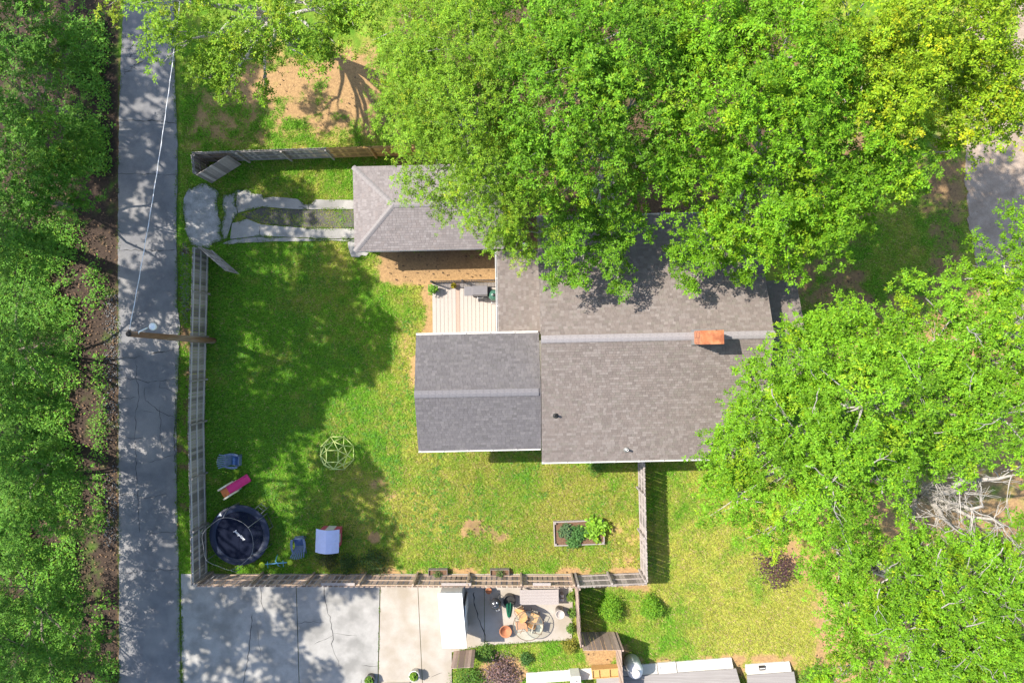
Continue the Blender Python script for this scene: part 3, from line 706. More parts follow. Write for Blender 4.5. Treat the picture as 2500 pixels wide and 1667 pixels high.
# gas grill
gp = P(1164, 712, DZ+.6)
gg_ = thing('gas_grill', 'dark grey gas grill with side shelf on the deck', 'grill', (gp.x, gp.y, DZ+.02), R(1))
gg_.location = (P(1163, 710, DZ+1.0).x, P(1163, 710, DZ+1.0).y, DZ+.02)
lid = MB()
prof = [(-.28, .72), (-.28, .88), (-.2, 1.02), (.12, 1.06), (.26, .98), (.28, .72)]
vs = [(-.20, y, z) for y, z in prof]+[(.56, y, z) for y, z in prof]; n = len(prof)
lid.add(vs, [(i, (i+1) % n, n+(i+1) % n, n+i) for i in range(n)]+[tuple(range(n))[::-1], tuple(range(n, 2*n))])
lo = lid.build('lid', M_GRILL, gg_, bevel=.015)
MB().tube([(.05, -.27, .84), (.05, -.36, .86), (.33, -.36, .86), (.33, -.27, .84)], .014, 8).build('handle', M_STEEL, lo, True)
MB().box((.18, 0, .36), (.78, .5, .66)).build('cabinet', M_BLK, gg_, bevel=.02)
MB().box((-.42, 0, .80), (.42, .48, .03)).build('side_shelf', M_GRILL, gg_, bevel=.008)
MB().box((.68, 0, .78), (.2, .44, .03)).build('side_shelf', M_BLK, gg_, bevel=.008)
for dx in (-.12, .5):
    for dy in (-.2, .2): MB().tube([(dx-.02, dy, .05), (dx+.02, dy, .05)], .05, 12).build('wheel', M_BLK, gg_, True)
MB().box((.18, -.29, .64), (.7, .05, .1)).build('control_panel', M_BLK, gg_)
# kamado
kp = P(1206, 721, DZ+.7)
kam = thing('kamado_grill', 'dark green egg-shaped ceramic grill half under the porch gutter', 'grill', (kp.x, kp.y, DZ+.02))
M_KG = plain('kamado_green', (.045, .12, .085), rough=.25, spec=.6, bump=.15, bscale=60)
MB().lathe([(.0, .36), (.18, .38), (.27, .52), (.29, .66)], n=28).build('bowl', M_KG, kam, True)
MB().lathe([(.295, .665), (.285, .78), (.22, .92), (.11, 1.0), (.07, 1.01), (.0, 1.01)], n=28).build('dome', M_KG, kam, True)
MB().lathe([(.30, .64), (.305, .66), (.30, .68)], n=28).build('band', M_BLK, kam, True)
MB().lathe([(.08, 1.0), (.08, 1.06), (.0, 1.07)], n=16).build('chimney_top', M_BLK, kam, True)
MB().tube([(-.12, -.28, .70), (-.12, -.40, .72), (.12, -.40, .72), (.12, -.28, .70)], .018, 8).build('handle', M_STEEL, kam, True)
MB().box((0, 0, .2), (.42, .42, .40)).build('stand', M_BLK, kam)

# ---------------------------------------------------------------- foliage
def leaf_quads(ctr, size, upbias=1.0, aspect=.55, rs=None, droop=0.0):
    n = len(ctr); rs = rs or rng
    nrm = rs.normal(size=(n, 3)); nrm /= np.linalg.norm(nrm, axis=1)[:, None]
    nrm[:, 2] = np.abs(nrm[:, 2]); nrm = nrm+np.array([-.28, .10, 1.0])*upbias; nrm /= np.linalg.norm(nrm, axis=1)[:, None]
    t = rs.normal(size=(n, 3)); t -= nrm*(t*nrm).sum(1)[:, None]; t /= np.linalg.norm(t, axis=1)[:, None]
    t[:, 2] -= droop; b = np.cross(nrm, t)
    L = (size*(.6+.8*rs.random(n)))[:, None]; W = L*aspect
    tip = ctr+t*L*.5; base = ctr-t*L*.5
    V = np.stack([base, ctr+b*W*.5-nrm*L*.06+t*L*.05, tip, ctr-b*W*.5-nrm*L*.06+t*L*.05], 1).reshape(-1, 3)
    F = np.arange(4*n).reshape(n, 4)
    return V, F
def whorl_quads(ctr, size, aspect=.36, k=8, tilt=.35, jit=.35, rs=None):
    "leaf whorls: k leaves fanned out round each twig end"
    rs = rs or rng; m = len(ctr)
    up = np.stack([rs.normal(size=m)*tilt-.18, rs.normal(size=m)*tilt+.06, np.ones(m)], 1); up /= np.linalg.norm(up, axis=1)[:, None]
    e1 = np.cross(up, np.array([.3, 1, .1])); e1 /= np.linalg.norm(e1, axis=1)[:, None]; e2 = np.cross(up, e1)
    a = (rs.random((m, 1))+np.arange(k)[None]/k)*2*np.pi+rs.normal(size=(m, k))*jit
    lift = .15+.45*rs.normal(size=(m, k))*.8
    t = e1[:, None]*np.cos(a)[..., None]+e2[:, None]*np.sin(a)[..., None]+up[:, None]*lift[..., None]
    t /= np.linalg.norm(t, axis=2)[..., None]
    b = np.cross(np.repeat(up[:, None], k, 1), t); b /= np.linalg.norm(b, axis=2)[..., None]
    roll = rs.normal(size=(m, k, 1))*.35; nn = np.cross(t, b); b = b+nn*roll
    L = (size*(.65+.6*rs.random((m, k))))[..., None]
    base = ctr[:, None]+t*L*.12; mid = ctr[:, None]+t*L*.6; tip = ctr[:, None]+t*L*1.1-np.array([0, 0, 1])*L*.15
    V = np.stack([base, mid+b*L*aspect*.5, tip, mid-b*L*aspect*.5], 2).reshape(-1, 3)
    return V, np.arange(len(V)).reshape(-1, 4)
def leaf_cols(n, base, var=.28, yellow=.12, rs=None):
    rs = rs or rng
    c = np.array(base)[None]*(1+var*(rs.random((n, 1))*2-1))
    y = (rs.random(n) < yellow)[:, None]
    c = np.where(y, c*np.array([1.55, 1.15, .9]), c)
    return np.repeat(c, 4, 0)
LM = leaf_mat('leaf')
LM_SOFT = leaf_mat('leaf_dull', trans=.25, rough=.6, spec=.2)
def crown_points(lobes, dens, per=15, cl_r=(.40, .85), low=-.35, dome=.55, hue=.18):
    "leafy sprays: flattened domes at the branch ends over lobed shells; returns leaf centres, a colour factor per leaf and the branch ends"
    pts = []; tone = []; tips = []
    for (c, r, rz) in lobes:
        ncl = max(4, int(dens*r*r))
        z = low+(1-low)*rng.random(ncl); th = rng.random(ncl)*2*np.pi; rr = np.sqrt(np.maximum(0, 1-np.clip(z, -1, 1)**2))
        rad = .45+.53*rng.random(ncl)**.6
        wob = .95+.16*np.sin(3*th+c[0])*rr+.12*np.sin(5*th+c[1]*2)*rr
        d = np.stack([rr*np.cos(th)*r*wob, rr*np.sin(th)*r*wob, z*rz], 1)*rad[:, None]
        ctr = np.array(c)+d; tips.append(ctr)
        ax = np.stack([np.cos(th), np.sin(th)], 1); ay = np.stack([-np.sin(th), np.cos(th)], 1)
        cr = (cl_r[0]+(cl_r[1]-cl_r[0])*rng.random(ncl))*min(1.0, .55+.3*r)
        n = per; q = rng.random((ncl, n))**.5*1.0; a = rng.random((ncl, n))*2*np.pi
        ragged = 1+.28*np.sin(a*3+th[:, None]*7)+.18*np.sin(a*7+th[:, None]*3)
        u = q*np.cos(a)*ragged*1.15; v = q*np.sin(a)*ragged*.8
        hgt = dome*(1-q*q)-.30*np.maximum(u, 0)+.16*rng.normal(size=(ncl, n))
        p = np.empty((ncl, n, 3))
        p[..., 0] = ctr[:, None, 0]+(ax[:, None, 0]*u+ay[:, None, 0]*v)*cr[:, None]
        p[..., 1] = ctr[:, None, 1]+(ax[:, None, 1]*u+ay[:, None, 1]*v)*cr[:, None]
        p[..., 2] = ctr[:, None, 2]+hgt*cr[:, None]
        pts.append(p.reshape(-1, 3))
        f = (.72+.5*rng.random(ncl))[:, None]*np.ones((1, 3)); yl = (rng.random(ncl) < hue)[:, None]
        f = np.where(yl, f*np.array([1.45, 1.12, 1.0]), f*np.array([1, 1, 1.]))
        tone.append(np.repeat(f, n, 0))
    return np.concatenate(pts), np.concatenate(tone), tips
def limb(mb, a, b, r0, r1, sag=.0, n=6, k=5, wig=.12):
    a = Vector(a); b = Vector(b); L = (b-a).length; pts = []
    for i in range(k+1):
        t = i/k; p = a.lerp(b, t); p.z += math.sin(t*math.pi)*L*sag
        if 0 < i < k: p += Vector((random.uniform(-1, 1), random.uniform(-1, 1), random.uniform(-1, 1)))*L*wig*.25
        pts.append(p)
    mb.tube(pts, [r0+(r1-r0)*i/k for i in range(k+1)], n, cap=False); return pts
M_BARK = mat('pale_bark', (.30, .27, .235), (.46, .43, .39), scale=5, rough=.9, bump=.5, bscale=18, stretch=(1, 1, .3))
M_BARKD = mat('grey_bark', (.13, .105, .085), (.21, .175, .145), scale=5, rough=.9, bump=.5, bscale=18, stretch=(1, 1, .3))
WK = 8
def tree(label, lobes_px, col, size=.15, dens=26, base=None, tr=.22, bark=None, name='tree', group=None, yellow=.1, aspect=.36, per=20, cl_r=(.34, .70), fork=.45, low=-.35, upbias=.9, lm=None, twigs=9, flat=.9, var=.28, dead=0):
    lobes = [(tuple(P(px, py, z)+Vector((0, 0, random.uniform(-.5, .5)))), r, r*flat) for px, py, z, r in lobes_px]
    cx = np.mean([l[0] for l in lobes], 0)
    b = Vector((cx[0]-(2.2 if lm is not None else 0), cx[1], 0)) if base is None else Vector((base[0], base[1], 0))
    root = thing(name, label, 'tree', (b.x, b.y, -.05), 0, group)
    pts, tone, tips = crown_points(lobes, dens*.46, per=per, cl_r=cl_r, low=low, hue=.07)
    size *= .84; V, F = whorl_quads(pts, size, aspect=aspect, k=WK); tone = np.repeat(tone, WK, 0)
    cols = leaf_cols(len(F), col, yellow=yellow, var=var)*np.repeat(tone, 4, 0)
    V = V-np.array(root.location)
    keep = (V.reshape(-1, 4, 3)[:, :, 2].min(1) > .02)
    put('crown', fast_mesh('crown', V.reshape(-1, 4, 3)[keep].reshape(-1, 3), np.arange(4*keep.sum()).reshape(-1, 4), cols.reshape(-1, 4, 3)[keep].reshape(-1, 3), lm or LM), None, root)
    mb = MB(); zt = min(l[0][2] for l in lobes)*fork; off = Vector(root.location)
    top = b+Vector((random.uniform(-.2, .2), random.uniform(-.2, .2), zt))
    mb.tube([b-off-Vector((0, 0, .1)), b.lerp(top, .15)-off, b.lerp(top, .6)-off+Vector((.05, .03, 0)), top-off], [tr*1.5, tr*1.08, tr*.9, tr*.8], 10)
    mb2 = MB()
    for (c, r, rz), tp in zip(lobes, tips):
        cpos = Vector(c)
        path = limb(mb, top-off, cpos-off, tr*.55, tr*.14, sag=.08, n=6)
        for q in random.sample(range(len(tp)), min(twigs, len(tp))):
            limb(mb2, path[random.choice((3, 4, 5))], Vector(tp[q])-off, tr*.12+.008, .008, sag=.05, n=4, k=3)
    if dead:
        mb3 = MB(); allt = np.concatenate(tips)
        hi = [t for t in allt if t[2] > np.median(allt[:, 2])]
        for _ in range(dead):
            t0 = Vector(random.choice(hi))-off; t0.z += random.uniform(-.05, .35); dv = Vector((random.gauss(0, 1), random.gauss(0, 1), random.uniform(-.1, .3))).normalized()
            pth = limb(mb3, t0-dv*random.uniform(.3, .7), t0+dv*random.uniform(.3, .8), .028, .010, n=4, k=4, wig=.3)
            for _ in range(random.randint(2, 5)):
                d2 = (dv+Vector((random.gauss(0, .8), random.gauss(0, .8), random.uniform(0, .4)))).normalized(); q = random.choice(pth[1:])
                limb(mb3, q, q+d2*random.uniform(.2, .55), .015, .007, n=3, k=3, wig=.3)
        kind(mb3.build('dead_twigs', mat('dead_twig', (.22, .20, .18), (.36, .335, .31), scale=6, rough=.9), root, True), 'stuff')
    mb.build('trunk', bark or M_BARK, root, True); kind(mb2.build('branches', bark or M_BARK, root, True), 'stuff')
    return root
G_LIGHT = (.172, .318, .020); G_MID = (.138, .305, .012); G_OAK = (.120, .272, .014); G_BIG = (.142, .308, .014); G_YEL = (.21, .345, .014)
tree('light green narrow-leaved tree overhanging the garage roof', [(1025, 50, 10, 2.2), (1160, 120, 11, 2.6), (1022, 220, 9.5, 1.9), (1130, 310, 10.5, 2.3), (1068, 405, 8.5, 1.7), (1220, 400, 9, 2.2), (1180, 510, 7.5, 1.8), (1270, 560, 7, 1.3), (1030, 330, 8, 1.4), (1090, 190, 11, 2.4)],
     G_LIGHT, size=.125, aspect=.30, dens=40, base=(-1.6, 8.6), group='big trees north of the house')
tree('bushy green tree between the garage tree and the chimney, hanging over the north eave', [(1320, 50, 11, 2.6), (1460, 110, 12, 2.8), (1370, 240, 11.5, 2.6), (1540, 260, 11.5, 2.5), (1440, 390, 10, 2.1), (1600, 110, 11.5, 2.4), (1300, 420, 9, 1.7), (1590, 390, 9.5, 1.8), (1400, 570, 7.3, 1.3), (1490, 620, 7.0, 1.1), (1520, 530, 7.5, 1.1), (1360, 650, 6.9, .85), (1450, 550, 7.4, 1.2), (1510, 690, 6.8, .55), (1395, 690, 6.8, .5)],
     G_OAK, size=.15, dens=28, base=(4.6, 8.6), group='big trees north of the house')
tree('broad bright green tree north of the chimney drooping over the roof', [(1740, 60, 11.5, 2.8), (1890, 150, 12, 2.8), (1760, 250, 11.5, 2.6), (1920, 330, 11, 2.6), (2060, 310, 11, 2.5), (1720, 430, 9.5, 2.2), (1870, 500, 9.5, 2.2), (2030, 470, 10, 2.2), (2180, 390, 10, 1.8), (1720, 565, 8, 1.4), (1830, 580, 7.6, 1.2), (1930, 575, 8.5, 1.3), (2050, 530, 9, 1.4), (1690, 640, 7.2, .8), (1672, 695, 7, .45), (1842, 660, 7, .55), (1760, 640, 7.2, .7), (1950, 645, 8, .6)],
     G_MID, size=.155, dens=27, base=(12.2, 9.0), group='big trees north of the house')
tree('yellow-green tree in the northeast corner above the side road', [(2070, 60, 12, 2.6), (2230, 70, 12, 2.6), (2390, 50, 12, 2.6), (2280, 210, 11.5, 2.4), (2430, 200, 11.5, 2.0), (2170, 210, 11.5, 2.2), (2370, 290, 11, 1.5), (2470, 300, 11, 1.3)],
     G_YEL, size=.15, dens=27, yellow=.15, base=(17.5, 12.5), group='big trees north of the house')
tree('smaller green tree leaning in at the east edge over the side road', [(2490, 560, 8, 1.2), (2440, 650, 8, 1.4), (2510, 700, 8, 1.5), (2370, 680, 7.3, 1.0), (2420, 740, 8, 1.2)],
     G_MID, size=.15, dens=24, base=(25.5, 3.0))
tree('great spreading green tree east of the house with pale grey limbs', [(1990, 850, 8.5, 1.3), (1850, 960, 8, 1.4), (2010, 905, 10, 2.2), (2110, 850, 10, 2.1), (2270, 840, 10.2, 2.3), (2440, 870, 10.5, 2.4), (1830, 1090, 8, 1.9), (1950, 1050, 10, 2.5), (2100, 990, 11, 2.8), (2260, 970, 11, 2.8), (2420, 1010, 11, 2.2), (1800, 1210, 8, 1.6), (1880, 1310, 7.5, 1.0), (2000, 1190, 9.5, 2.1), (2100, 1150, 10, 2.0), (1760, 1140, 7.6, 1.2), (2300, 1125, 9.6, 1.0), (2210, 1120, 9.8, 1.3)],
     G_BIG, size=.155, dens=25, base=(16.4, -3.4), tr=.34, twigs=11, dead=45)
tree('green tree with bare grey twigs showing through, in the southeast corner', [(2050, 1350, 8, 1.8), (2180, 1400, 9, 2.2), (2320, 1420, 9.5, 2.0), (2450, 1430, 9.5, 2.0), (2080, 1500, 8, 1.7), (2200, 1550, 9, 2.2), (2350, 1540, 9.5, 2.4), (2470, 1550, 9.5, 2.4), (2050, 1640, 7.5, 1.5), (2180, 1680, 8.5, 2), (2330, 1690, 9, 2.2), (2480, 1700, 9, 2.2), (2510, 1310, 9.5, 1.0), (2250, 1335, 9, 1.2), (2390, 1330, 9.4, .9)],
     G_BIG, size=.155, dens=24, base=(19.0, -11.8), tr=.3, twigs=14, dead=75)
tree('airy green tree arching over the north end of the lane', [(320, 5, 7, 1.2), (450, 15, 8, 1.9), (600, 30, 8, 2.0), (760, 25, 8.5, 2.1), (880, 20, 8.5, 1.5), (430, 120, 7, 1.2), (510, 190, 6.5, 1.1), (590, 140, 7, 1.4), (700, 110, 7.5, 1.4), (560, 235, 6, .6), (650, 215, 6, .55), (820, 110, 7.5, 1.3)],
     G_LIGHT, size=.15, dens=21, base=(-11.5, 15.8), yellow=.12, group='trees along the lane')
# bare pale tree showing in the gap of the canopy
bt = thing('bare_tree', 'leafless pale grey tree with fine twigs in a gap of the canopy', 'tree', (*P(2345, 1225, 8.5)[:2], 0))
mb = MB(); mb2 = MB(); o0 = Vector(bt.location); fk = Vector((-.6, -.1, 6.4))
mb.tube([(0, 0, -.1), (-.1, 0, .6), (-.35, -.05, 3), fk], [.36, .28, .24, .22], 12)
for (px, py, z, r) in [(2225, 1262, 8.6, .17), (2470, 1160, 9.6, .2), (2330, 1290, 9.4, .16), (2400, 1235, 9.9, .15), (2290, 1170, 9.4, .11), (2450, 1285, 9.8, .13), (2350, 1200, 10, .1)]:
    e = P(px, py, z)-o0; pth = limb(mb, fk, e, r, .045, sag=.05, n=8, k=6, wig=.18)
    for _ in range(13):
        s = random.choice(pth[2:]); dv = Vector((random.gauss(0, 1), random.gauss(0, 1), random.uniform(-.1, .8))); dv.normalize()
        p2 = limb(mb2, s, s+dv*random.uniform(.5, 1.3), .028, .01, n=4, k=4, wig=.3)
        for _ in range(3):
            dv2 = (dv+Vector((random.gauss(0, .8), random.gauss(0, .8), random.gauss(0, .4)))).normalized()
            limb(mb2, random.choice(p2[1:]), p2[-1]+dv2*random.uniform(.3, .7), .013, .006, n=3, k=3, wig=.3)
M_BARE = mat('bare_bark', (.28, .26, .235), (.42, .39, .36), scale=6, rough=.9, bump=.4, bscale=18)
mb.build('trunk', M_BARE, bt, True); kind(mb2.build('branches', M_BARE, bt, True), 'stuff')
# woods west of the lane
LW = dict(low=-.2, group='trees in the woods west of the lane', bark=M_BARKD, tr=.15, lm=LM_SOFT, twigs=4)
G_W = (.105, .255, .03)
tree('dense green tree in the northwest corner west of the lane', [(50, 40, 6.5, 2.1), (60, 230, 7, 2.3), (150, 130, 5, 1.6), (150, 330, 5, 1.8)], G_W, size=.16, dens=26, **LW)
tree('dense green tree west of the lane across from the open gate', [(60, 420, 6, 2.2), (170, 470, 4.5, 1.6), (200, 380, 3.2, 1.1), (70, 560, 5, 1.7)], G_W, size=.16, dens=26, **LW)
tree('green sapling clump west of the lane, left of the utility pole', [(50, 680, 4.5, 1.5), (70, 850, 4.5, 1.8), (150, 830, 3.2, 1.2), (130, 950, 3.2, 1.2), (30, 980, 4, 1.5)], G_W, size=.15, dens=24, **LW)
tree('bushy tree west of the lane opposite the trampoline', [(60, 1110, 4, 1.9), (160, 1110, 2.6, 1.2), (60, 1260, 4, 1.9), (165, 1260, 2.4, 1.2), (110, 1180, 3.6, 1.5)], G_W, size=.15, dens=24, **LW)
tree('bushy tree in the southwest corner west of the lane', [(60, 1420, 4, 1.9), (180, 1440, 2.6, 1.3), (80, 1570, 4, 2), (190, 1580, 2.4, 1.3), (130, 1660, 3.2, 1.6)], G_W, size=.15, dens=24, **LW)
# tall trees further west, beyond the frame, that shade the lane and the lawn
def shade_tree(label, c, r, z0, z1, seed, dens=5.2):
    lob = []; rs = random.Random(seed); n = 16
    root = thing('tall_tree', label, 'tree', (c[0], c[1], -.05), 0, 'trees in the woods west of the lane')
    for i in range(n):
        a = i*2.399; rr = r*math.sqrt((i+.5)/n)*.92
        lob.append(((c[0]+rr*math.cos(a), c[1]+rr*math.sin(a), z0+(z1-z0)*(1-(rr/r)**2*.8)*rs.uniform(.75, 1)), rs.uniform(1.4, 2.0), rs.uniform(1.0, 1.4)))
    pts, tone, tips = crown_points(lob, dens, per=60, cl_r=(.55, 1.05), dome=.7)
    V, F = leaf_quads(pts, np.full(len(pts), .30), aspect=.65)
    put('crown', fast_mesh('crown', V-np.array(root.location), F, leaf_cols(len(pts), G_W), LM_SOFT), None, root)
    mb = MB(); mb.tube([(0, 0, -.1), (0, 0, z0*.6), (.2, .1, z0*1.1)], [.4, .3, .2], 10)
    for l in lob: limb(mb, (.1, .05, z0*.9), Vector(l[0])-Vector(root.location), .12, .04, n=5)
    mb.build('trunk', M_BARKD, root, True)
shade_tree('tall woodland tree far west of the lane near the gate', (-26.2, 5.7), 7.6, 11.5, 17.5, 1)
shade_tree('tall woodland tree far west of the lane near the trampoline', (-25.9, -4.6), 7.0, 11.5, 17.5, 2, 3.8)
shade_tree('tall woodland tree far southwest of the lane', (-26.6, -15.6), 6.8, 11.5, 17.5, 3, 4.2)
shade_tree('tall woodland tree far northwest of the lane', (-32.2, 18.0), 6.4, 11.5, 18, 4)

# shrubs
def shrub(name, label, px, py, r, h, col, size=.09, n=900, cat='shrub', group=None, lm=None, yellow=.1, z0=0.0, stemc=None, upbias=.8, aspect=.5):
    b = P(px, py, 0); root = thing(name, label, cat, (b.x, b.y, z0), 0, group)
    d = rng.normal(size=(n, 3)); d /= np.linalg.norm(d, axis=1)[:, None]; d[:, 2] = np.abs(d[:, 2])
    th = np.arctan2(d[:, 1], d[:, 0]); wob = 1+.2*np.sin(3*th+px)+.14*np.sin(7*th+py)
    rad = (.35+.65*rng.random(n)**.5)
    clump = np.floor(rng.random(n)*40).astype(int); co = rng.normal(size=(40, 3))*np.array([.12, .12, .1])*r*1.4
    p = d*rad[:, None]*np.array([r, r, h])*np.stack([wob, wob, np.ones(n)], 1)+co[clump]; p[:, 2] = np.abs(p[:, 2])+.03
    V, F = leaf_quads(p, np.full(n, size), aspect=aspect, upbias=upbias)
    V[:, 2] = np.maximum(V[:, 2], .01)
    put('foliage', fast_mesh('foliage', V, F, leaf_cols(n, col, yellow=yellow), lm or LM), None, root)
    mb = MB()
    for i in range(6):
        a = i*1.05; limb(mb, (0, 0, -.05), (r*.5*math.cos(a), r*.5*math.sin(a), h*.6), .02, .008, n=5, k=3)
    mb.build('stem', M_BARKD, root); return root
shrub('round_shrub', 'bright green round shrub on the east lawn, nearest the patio fence', 1487, 1480, .58, .95, (.14, .30, .02), n=3200, size=.075, group='round shrubs on the east lawn')
shrub('round_shrub', 'bright green round shrub on the east lawn, farther from the patio fence', 1586, 1478, .54, .9, (.14, .30, .02), n=3000, size=.075, group='round shrubs on the east lawn')
G_SH = (.05, .10, .025)
shrub('dark_shrub', 'dark shrub by the fence right behind the toy playhouse', 803, 1362, .55, .45, (.07, .09, .03), n=700, group='shrubs along the south fence')
shrub('dark_shrub', 'olive shrub by the fence in the yard shade, right of the playhouse shrub', 850, 1372, .5, .5, G_SH, n=700, group='shrubs along the south fence')
shrub('dark_shrub', 'dark green shrub at the sunlit end of the yard shade by the fence', 915, 1370, .75, .55, G_SH, n=1100, group='shrubs along the south fence')
M_PURL = leaf_mat('purple_leaf', trans=.15, rough=.6, spec=.2)
pt = shrub('purple_shrub', 'purple-leaved small tree on the east lawn beside the great tree', 1885, 1380, .95, 1.6, (.085, .045, .05), n=900, size=.11, cat='small tree', lm=M_PURL)
shrub('purple_shrub', 'greyish purple shrub at the bottom edge beside the patio grass', 1222, 1640, .95, .7, (.17, .115, .115), n=1700, size=.1, lm=M_PURL)
shrub('green_shrub', 'green shrub at the bottom edge below the brown fence panel', 1140, 1654, .85, .6, (.09, .19, .03), n=1500)
shrub('green_shrub', 'green shrub at the patio corner just right of the shed', 1185, 1592, .5, .6, (.09, .18, .03), n=900)
shrub('green_shrub', 'small dark green bush alone in the patio grass', 1283, 1605, .33, .4, (.06, .14, .03), n=500)
shrub('green_shrub', 'green bush at the bottom edge east of the white building', 1990, 1650, .8, .8, (.10, .22, .03), n=1600)
shrub('green_shrub', 'low green bush peeping out under the south eave of the house', 1452, 1132, .5, .5, (.10, .21, .03), n=700)
for i, (px, py) in enumerate([(1393, 1452), (1394, 1490), (1392, 1530), (1388, 1572)]):
    shrub('climbing_plant', ['leafy vine at the top of the patio fence by the bench', 'leafy vine on the patio fence beside the round bucket', 'leafy vine on the patio fence below the round bucket', 'yellow-green plant at the bottom corner of the patio'][i], px, py, [.22, .2, .2, .38][i], [.7, .8, .6, .5][i], [(.12, .2, .03), (.1, .19, .03), (.1, .19, .03), (.2, .21, .03)][i], n=[350, 320, 320, 600][i], cat='vine', group='plants along the patio fence')

# undergrowth and grass
def scatter(n, x0, x1, y0, y1):
    return x0+(x1-x0)*rng.random(n), y0+(y1-y0)*rng.random(n)
ux, uy = scatter(150000, -120, 292, -60, 1720)
wt = soft_rect(ux, uy, 165, 268, 40, 425, 14)*1.0
wt = np.maximum(wt, soft_rect(ux, uy, -200, 190, 540, 1720, 30)*.8)
wt = np.maximum(wt, soft_rect(ux, uy, 230, 262, 860, 1300, 10)*.35)
wt = np.maximum(wt, soft_ell(ux, uy, 262, 1590, 34, 130)*.6); wt = np.maximum(wt, soft_ell(ux, uy, 235, 700, 30, 60)*.35)
wt *= sm(.33, .5, fbm(ux/46.3, uy/46.3, 1.6, 61))
k = rng.random(len(ux)) < wt; ux, uy = ux[k], uy[k]
p = np.stack([(ux-1250)/46.3, (833.5-uy)/46.3, .05+.45*rng.random(len(ux))**1.5], 1)
V, F = leaf_quads(p, np.full(len(p), .13), aspect=.6)
o = put('undergrowth', fast_mesh('undergrowth', V, F, leaf_cols(len(p), (.12, .29, .03)), LM_SOFT), None); kind(o, 'stuff', 'low green undergrowth at the edge of the woods')
# fallen leaves on bare ground
lx, ly = scatter(60000, -60, 2400, -40, 1700)
dry, bare, dark, _ = zones(lx, ly)
k = (rng.random(len(lx)) < bare*(.12+.75*dark)) & ~blocked(lx, ly); lx, ly = lx[k], ly[k]
p = np.stack([(lx-1250)/46.3, (833.5-ly)/46.3, .03+.02*rng.random(len(lx))], 1)
V, F = leaf_quads(p, np.full(len(p), .10), aspect=.6, upbias=3)
c = np.array([(.15, .095, .055), (.10, .065, .045), (.22, .14, .08), (.06, .043, .035)])[rng.integers(0, 4, len(p))]
M_LIT = mat('dead_leaf', (1, 1, 1), rough=.9, attr='col', spec=.1)
o = put('leaf_litter', fast_mesh('leaf_litter', V, F, np.repeat(c, 4, 0), M_LIT), None); kind(o, 'stuff', 'brown fallen leaves on the bare ground')
# grass blades
def grass(n, x0, x1, y0, y1, name, label):
    gx, gy = scatter(n, x0, x1, y0, y1)
    dry, bare, dark, n3 = zones(gx, gy)
    k = (rng.random(n) > bare*1.15) & ~blocked(gx, gy); gx, gy, dry, bare = gx[k], gy[k], dry[k], bare[k]; m = len(gx)
    wx = (gx-1250)/46.3; wy = (833.5-gy)/46.3
    clump = fbm(wx, wy, .45, 51)
    L = (.07+.09*rng.random(m))*(.45+1.1*clump)
    a = rng.random(m)*2*np.pi; lean = .5+.7*rng.random(m)
    d = np.stack([np.cos(a), np.sin(a), np.zeros(m)], 1); s = np.stack([-np.sin(a), np.cos(a), np.zeros(m)], 1)
    b = np.stack([wx, wy, (fbm(wx, wy, 2.2, 40)-.5)*.05-.03], 1); w = (.013+.014*rng.random(m))[:, None]
    tip = b+d*(L*lean)[:, None]; tip[:, 2] += L*.8
    V = np.stack([b-s*w, b+s*w, tip], 1).reshape(-1, 3); F = np.arange(3*m).reshape(m, 3)
    g1 = np.array((.16, .37, .026)); g2 = np.array((.37, .40, .07)); straw = np.array((.42, .34, .16))
    dd = np.clip(dry+(rng.random(m)-.5)*.5, 0, 1)[:, None]; c = (g1*(1-dd)+g2*dd)
    st = (rng.random(m) < .06+.18*dry)[:, None]; c = np.where(st, straw, c)*(.75+.5*rng.random((m, 1)))
    o = put(name, fast_mesh(name, V, F, np.repeat(c, 3, 0), MATS['grass_blade']), None); kind(o, 'stuff', label); return o
leaf_mat('grass_blade', trans=.3, rough=.6, spec=.2)
grass(230000, 440, 1600, 560, 1400, 'lawn_grass', 'short patchy lawn grass inside the fenced yard')
grass(120000, 1100, 2120, 1090, 1667, 'grass', 'dry yellowish lawn grass east and south of the fence')
grass(60000, 440, 960, 120, 600, 'grass', 'rough shaded grass north of the driveway')
grass(26000, 1900, 2360, 380, 760, 'grass', 'patchy grass under the trees by the side road')
grass(20000, 425, 470, 560, 1660, 'weeds', 'weeds on the verge between the lane and the fence')
wx_, wy_ = scatter(9000, 480, 1600, 560, 1400); dry, bare, dark, n3 = zones(wx_, wy_)
k = (rng.random(9000) < sm(.45, .62, fbm(wx_/46.3, wy_/46.3, 1.3, 201))*(1-bare)) & ~blocked(wx_, wy_); wx_, wy_ = wx_[k], wy_[k]; n = len(wx_)
p = np.repeat(np.stack([(wx_-1250)/46.3, (833.5-wy_)/46.3, np.full(n, .03)], 1), 6, 0)+rng.normal(size=(6*n, 3))*np.array([.06, .06, .01]); p[:, 2] = np.maximum(p[:, 2], .015)
V, F = leaf_quads(p, np.full(len(p), .085), aspect=.55, upbias=2)
o = put('lawn_weeds', fast_mesh('lawn_weeds', V, F, leaf_cols(len(p), (.10, .25, .03), var=.4), MATS['grass_blade']), None); kind(o, 'stuff', 'clover and broad-leaved weeds in patches of the lawn')
